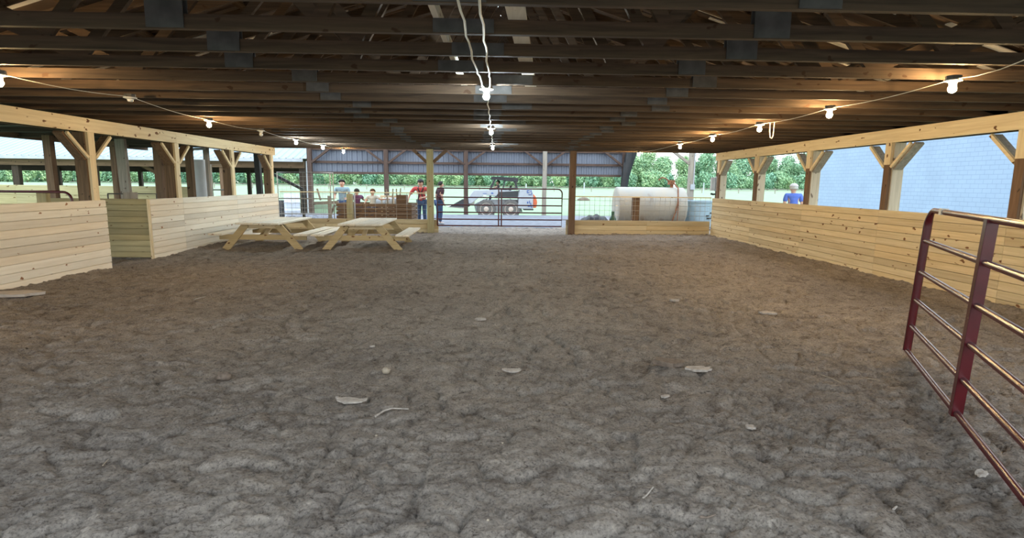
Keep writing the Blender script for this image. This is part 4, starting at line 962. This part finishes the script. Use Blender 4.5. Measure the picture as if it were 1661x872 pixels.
for k, (H, W_, nl, lb) in enumerate(((15, 6.0, 3200, 1.5), (13, 6.5, 3000, 1.0), (17, 5.5, 3400, 2.0), (8, 5.0, 2200, 0.8))):
    t = thing('field_tree', '', 'tree', (0, 0, 0), 0, 'trees along the far edge of the field')
    m, bl = tree_mesh(20+k, H, W_, nl, lb); m.build('crown', M['leaf'], t)
    m = MB(); m.tube([(0, 0, -0.3), (0.1, 0, H*0.3), (0, 0.1, H*0.7)], [0.35, 0.26, 0.10], 8)
    for c, r in bl[:7]: m.tube([(0.05, 0, min(c.z*0.6, H*0.4)), tuple(c)], [0.12, 0.04], 5)
    m.build('trunk', M['trunk'], t); protos.append(t)
LAB = ['tall broad green tree in the tree line across the field', 'rounded green tree in the tree line across the field', 'tallest narrow green tree in the tree line across the field', 'low bushy green tree at the foot of the tree line']
used = [False]*4
def plant(k, x, y, rz, sc):
    if not used[k]: o = protos[k]; used[k] = True; o.location = (x, y, -0.1); o.rotation_euler = (0, 0, rz)
    else: o = dup(protos[k], (x, y, -0.1), rz)
    o['label'] = LAB[k]; o['group'] = LAB[k].replace(' in the tree line', 's in the tree line').replace(' at the foot', 's at the foot'); o.scale = (sc,)*3
rn = random.Random(5)
x = -260
while x < 165:
    plant(rn.choice((0, 1, 2)), x, 268+rn.uniform(-6, 6), rn.uniform(0, 6), rn.uniform(0.95, 1.2)); x += rn.uniform(6, 9)
x = -270
while x < 165:
    plant(rn.choice((0, 1, 2)), x, 245+rn.uniform(-8, 10), rn.uniform(0, 6), rn.uniform(0.85, 1.12)); x += rn.uniform(4.6, 6.6)
x = -255
while x < 160:
    plant(3, x, 228+rn.uniform(-4, 4), rn.uniform(0, 6), rn.uniform(0.7, 1.1)); x += rn.uniform(4.0, 6.0)

# ------------------------------------------------------------------ debris on the floor
def rest_z(x, y, w, d, rz):
    zs = []
    for i in (-1, -0.5, 0, 0.5, 1):
        for j in (-1, 0, 1):
            u, v = i*w/2, j*d/2; zs.append(ground_z(x+u*math.cos(rz)-v*math.sin(rz), y+u*math.sin(rz)+v*math.cos(rz)))
    zs.sort(); return zs[-3]
def flat_chip(label, px, py, w, d, h, mtl, rz, curl=0.0, name='bark_chip', cat='bark chip'):
    p = at(px, py, Z=0.02); z = rest_z(p.x, p.y, w, d, rz)-0.004
    rnd = random.Random(int(px*7+py)); m = MB(); n = 18; top = []; bot = []
    for k in range(n):
        a = 2*PI*k/n; r = 1+rnd.uniform(-0.22, 0.16)
        x, y = math.copysign(abs(math.cos(a))**0.8, math.cos(a))*w/2*r, math.sin(a)*d/2*r
        zz = curl*(x/(w/2))**2
        top.append(m.bm.verts.new((x, y, zz+h+rnd.uniform(-0.2, 0.2)*h))); bot.append(m.bm.verts.new((x*0.96, y*0.96, zz)))
    for k in range(n): m.bm.faces.new((bot[k], bot[(k+1) % n], top[(k+1) % n], top[k]))
    m.bm.faces.new(top); m.bm.faces.new(bot[::-1])
    o = m.build(name, M[mtl]); o.location = (p.x, p.y, z+0.004); o.rotation_euler = (0, 0, rz); return tag(o, label, cat)
flat_chip('largest pale bark chip, lying beside the thin curved stick', 411, 468, 0.22, 0.09, 0.012, 'chip', -0.15, 0.012)
flat_chip('pale pointed bark chip lying alone near the middle of the floor', 600, 433, 0.16, 0.07, 0.012, 'chip', 0.05, 0.012)
flat_chip('pale bark chip lying against a dark one right of the middle', 818, 433, 0.21, 0.13, 0.018, 'chip', -0.1, 0.006)
flat_chip('dark bark chip touching the pale one right of the middle', 784, 427, 0.25, 0.14, 0.035, 'darkchip', -0.35, 0.0)
flat_chip('small pale bark chip far up the middle of the floor', 563, 373.5, 0.13, 0.06, 0.02, 'chip', 0.1)
flat_chip('small tan bark chip below the paired chips', 780, 462, 0.08, 0.035, 0.012, 'chip', 0.5)
flat_chip('small bark chip lying before the foot of the open red gate', 880, 495, 0.06, 0.05, 0.014, 'chip', -0.7)
flat_chip('pale torn bark flake under the lowest rail of the open gate', 1151, 549, 0.09, 0.05, 0.014, 'chip', 0.5)
flat_chip('flat grey bark flake on the dirt toward the right wall', 900, 364, 0.20, 0.10, 0.02, 'chip', -0.2)
flat_chip('pale concrete slab half buried at the foot of the left panel', 16, 347, 0.62, 0.30, 0.035, 'concrete', 0.25, 0, 'concrete_slab', 'slab')
flat_chip('small chip of wood lying on the far dirt in front of the low boards', 790, 352, 0.12, 0.06, 0.02, 'chip', 0.0)
flat_chip('tiny pale flake above the tan clod', 436, 404, 0.05, 0.03, 0.012, 'chip', 0.3)
def clod(label, px, py, r, mtl='stone'):
    p = at(px, py, Z=0.02); z = rest_z(p.x, p.y, r*2, r*2, 0); m = MB(); bmesh.ops.create_icosphere(m.bm, subdivisions=3, radius=1)
    for v in m.bm.verts: q = v.co.copy(); v.co = Vector((q.x*r, q.y*r*0.8, q.z*r*0.75))*(1+0.3*noise.noise(q*1.7+Vector((px, 0, 0))))
    o = m.build('dirt_clod', M[mtl], smooth=True); o.location = (p.x, p.y, z+r*0.5); return tag(o, label, 'clod')
clod('tan clod lying above the largest bark chip', 452.5, 435, 0.035)
clod('dark lumpy clod on the floor toward the left panel', 263, 443, 0.05, 'darkchip')
clod('small pale pebble in the bluish dirt near the middle', 589, 519, 0.007, 'stone')
clod('small pale pebble just above the bottom edge of the floor', 572, 609, 0.007, 'stone')
clod('small pale pebble left of the thin curved stick', 441, 508, 0.009, 'stone')
def stick(label, pts, r, mtl='chip'):
    q = []
    for px, py in pts:
        p = at(px, py, Z=0.01); q.append(Vector((p.x, p.y, rest_z(p.x, p.y, 0.06, 0.04, 0)+r*0.9)))
    fine = []
    for a, b in zip(q, q[1:]):
        for k in range(4): fine.append(a.lerp(b, k/4))
    fine.append(q[-1]); m = MB(); m.tube(fine, [r*(1-0.4*k/len(fine)) for k in range(len(fine))], 6); return tag(m.build('stick', M[mtl], smooth=True), label, 'stick')
stick('thin curved stick below the largest bark chip', [(440, 490), (450, 484.5), (460, 482.5), (479, 481.5)], 0.007)
stick('short twig near the bottom edge right of the middle', [(753, 589), (758, 584), (765, 577)], 0.005)
stick('dark stick lying at the very bottom of the floor', [(820, 607), (828, 607.5), (838, 606.5)], 0.006, 'darkchip')
stick('thin pale straw on the far left dirt', [(228, 353), (236, 350), (240, 349)], 0.008)
stick('pale twig under the open gate near the bottom right', [(1047, 597), (1051, 592)], 0.006)

for l, pts in (('pale straw on the dirt beside the open gate, the longer one', [(1016, 445), (1024, 446), (1031, 448)]), ('pale straw lying near the paired bark chips', [(842, 405), (849, 402)]), ('bent straw on the dirt before the right wall', [(962, 440), (972, 446), (985, 452)]),
               ('short straw on the bluish dirt at the bottom left', [(120, 540), (126, 532)]), ('thin straw on the dirt below the left panel', [(70, 395), (84, 393)]), ('short straw right of the small tan chip', [(700, 520), (708, 517)])): stick(l, pts, 0.0035, 'stone')
# ------------------------------------------------------------------ sky and exposure
w = bpy.data.worlds.new('sky'); bpy.context.scene.world = w; w.use_nodes = True; nt = w.node_tree
bg = nt.nodes['Background']; tc = N(nt, 'ShaderNodeTexCoord'); sp = N(nt, 'ShaderNodeSeparateXYZ'); nt.links.new(tc.outputs['Generated'], sp.inputs[0])
r = ramp(nt, sp.outputs['Z'], [(0.0, (0.90, 0.97, 0.98)), (0.25, (0.82, 0.92, 1.0)), (1.0, (0.66, 0.82, 1.0))])
nt.links.new(r.outputs['Color'], bg.inputs['Color']); bg.inputs['Strength'].default_value = 1.95
sc = bpy.context.scene
sc.view_settings.view_transform = 'Standard'; sc.view_settings.look = 'None'; sc.view_settings.gamma = 1.0; sc.view_settings.use_curve_mapping = False
sc.view_settings.exposure = 0.9
sc.cycles.use_denoising = True; sc.cycles.max_bounces = 8; sc.cycles.diffuse_bounces = 5; sc.cycles.sample_clamp_indirect = 8.0
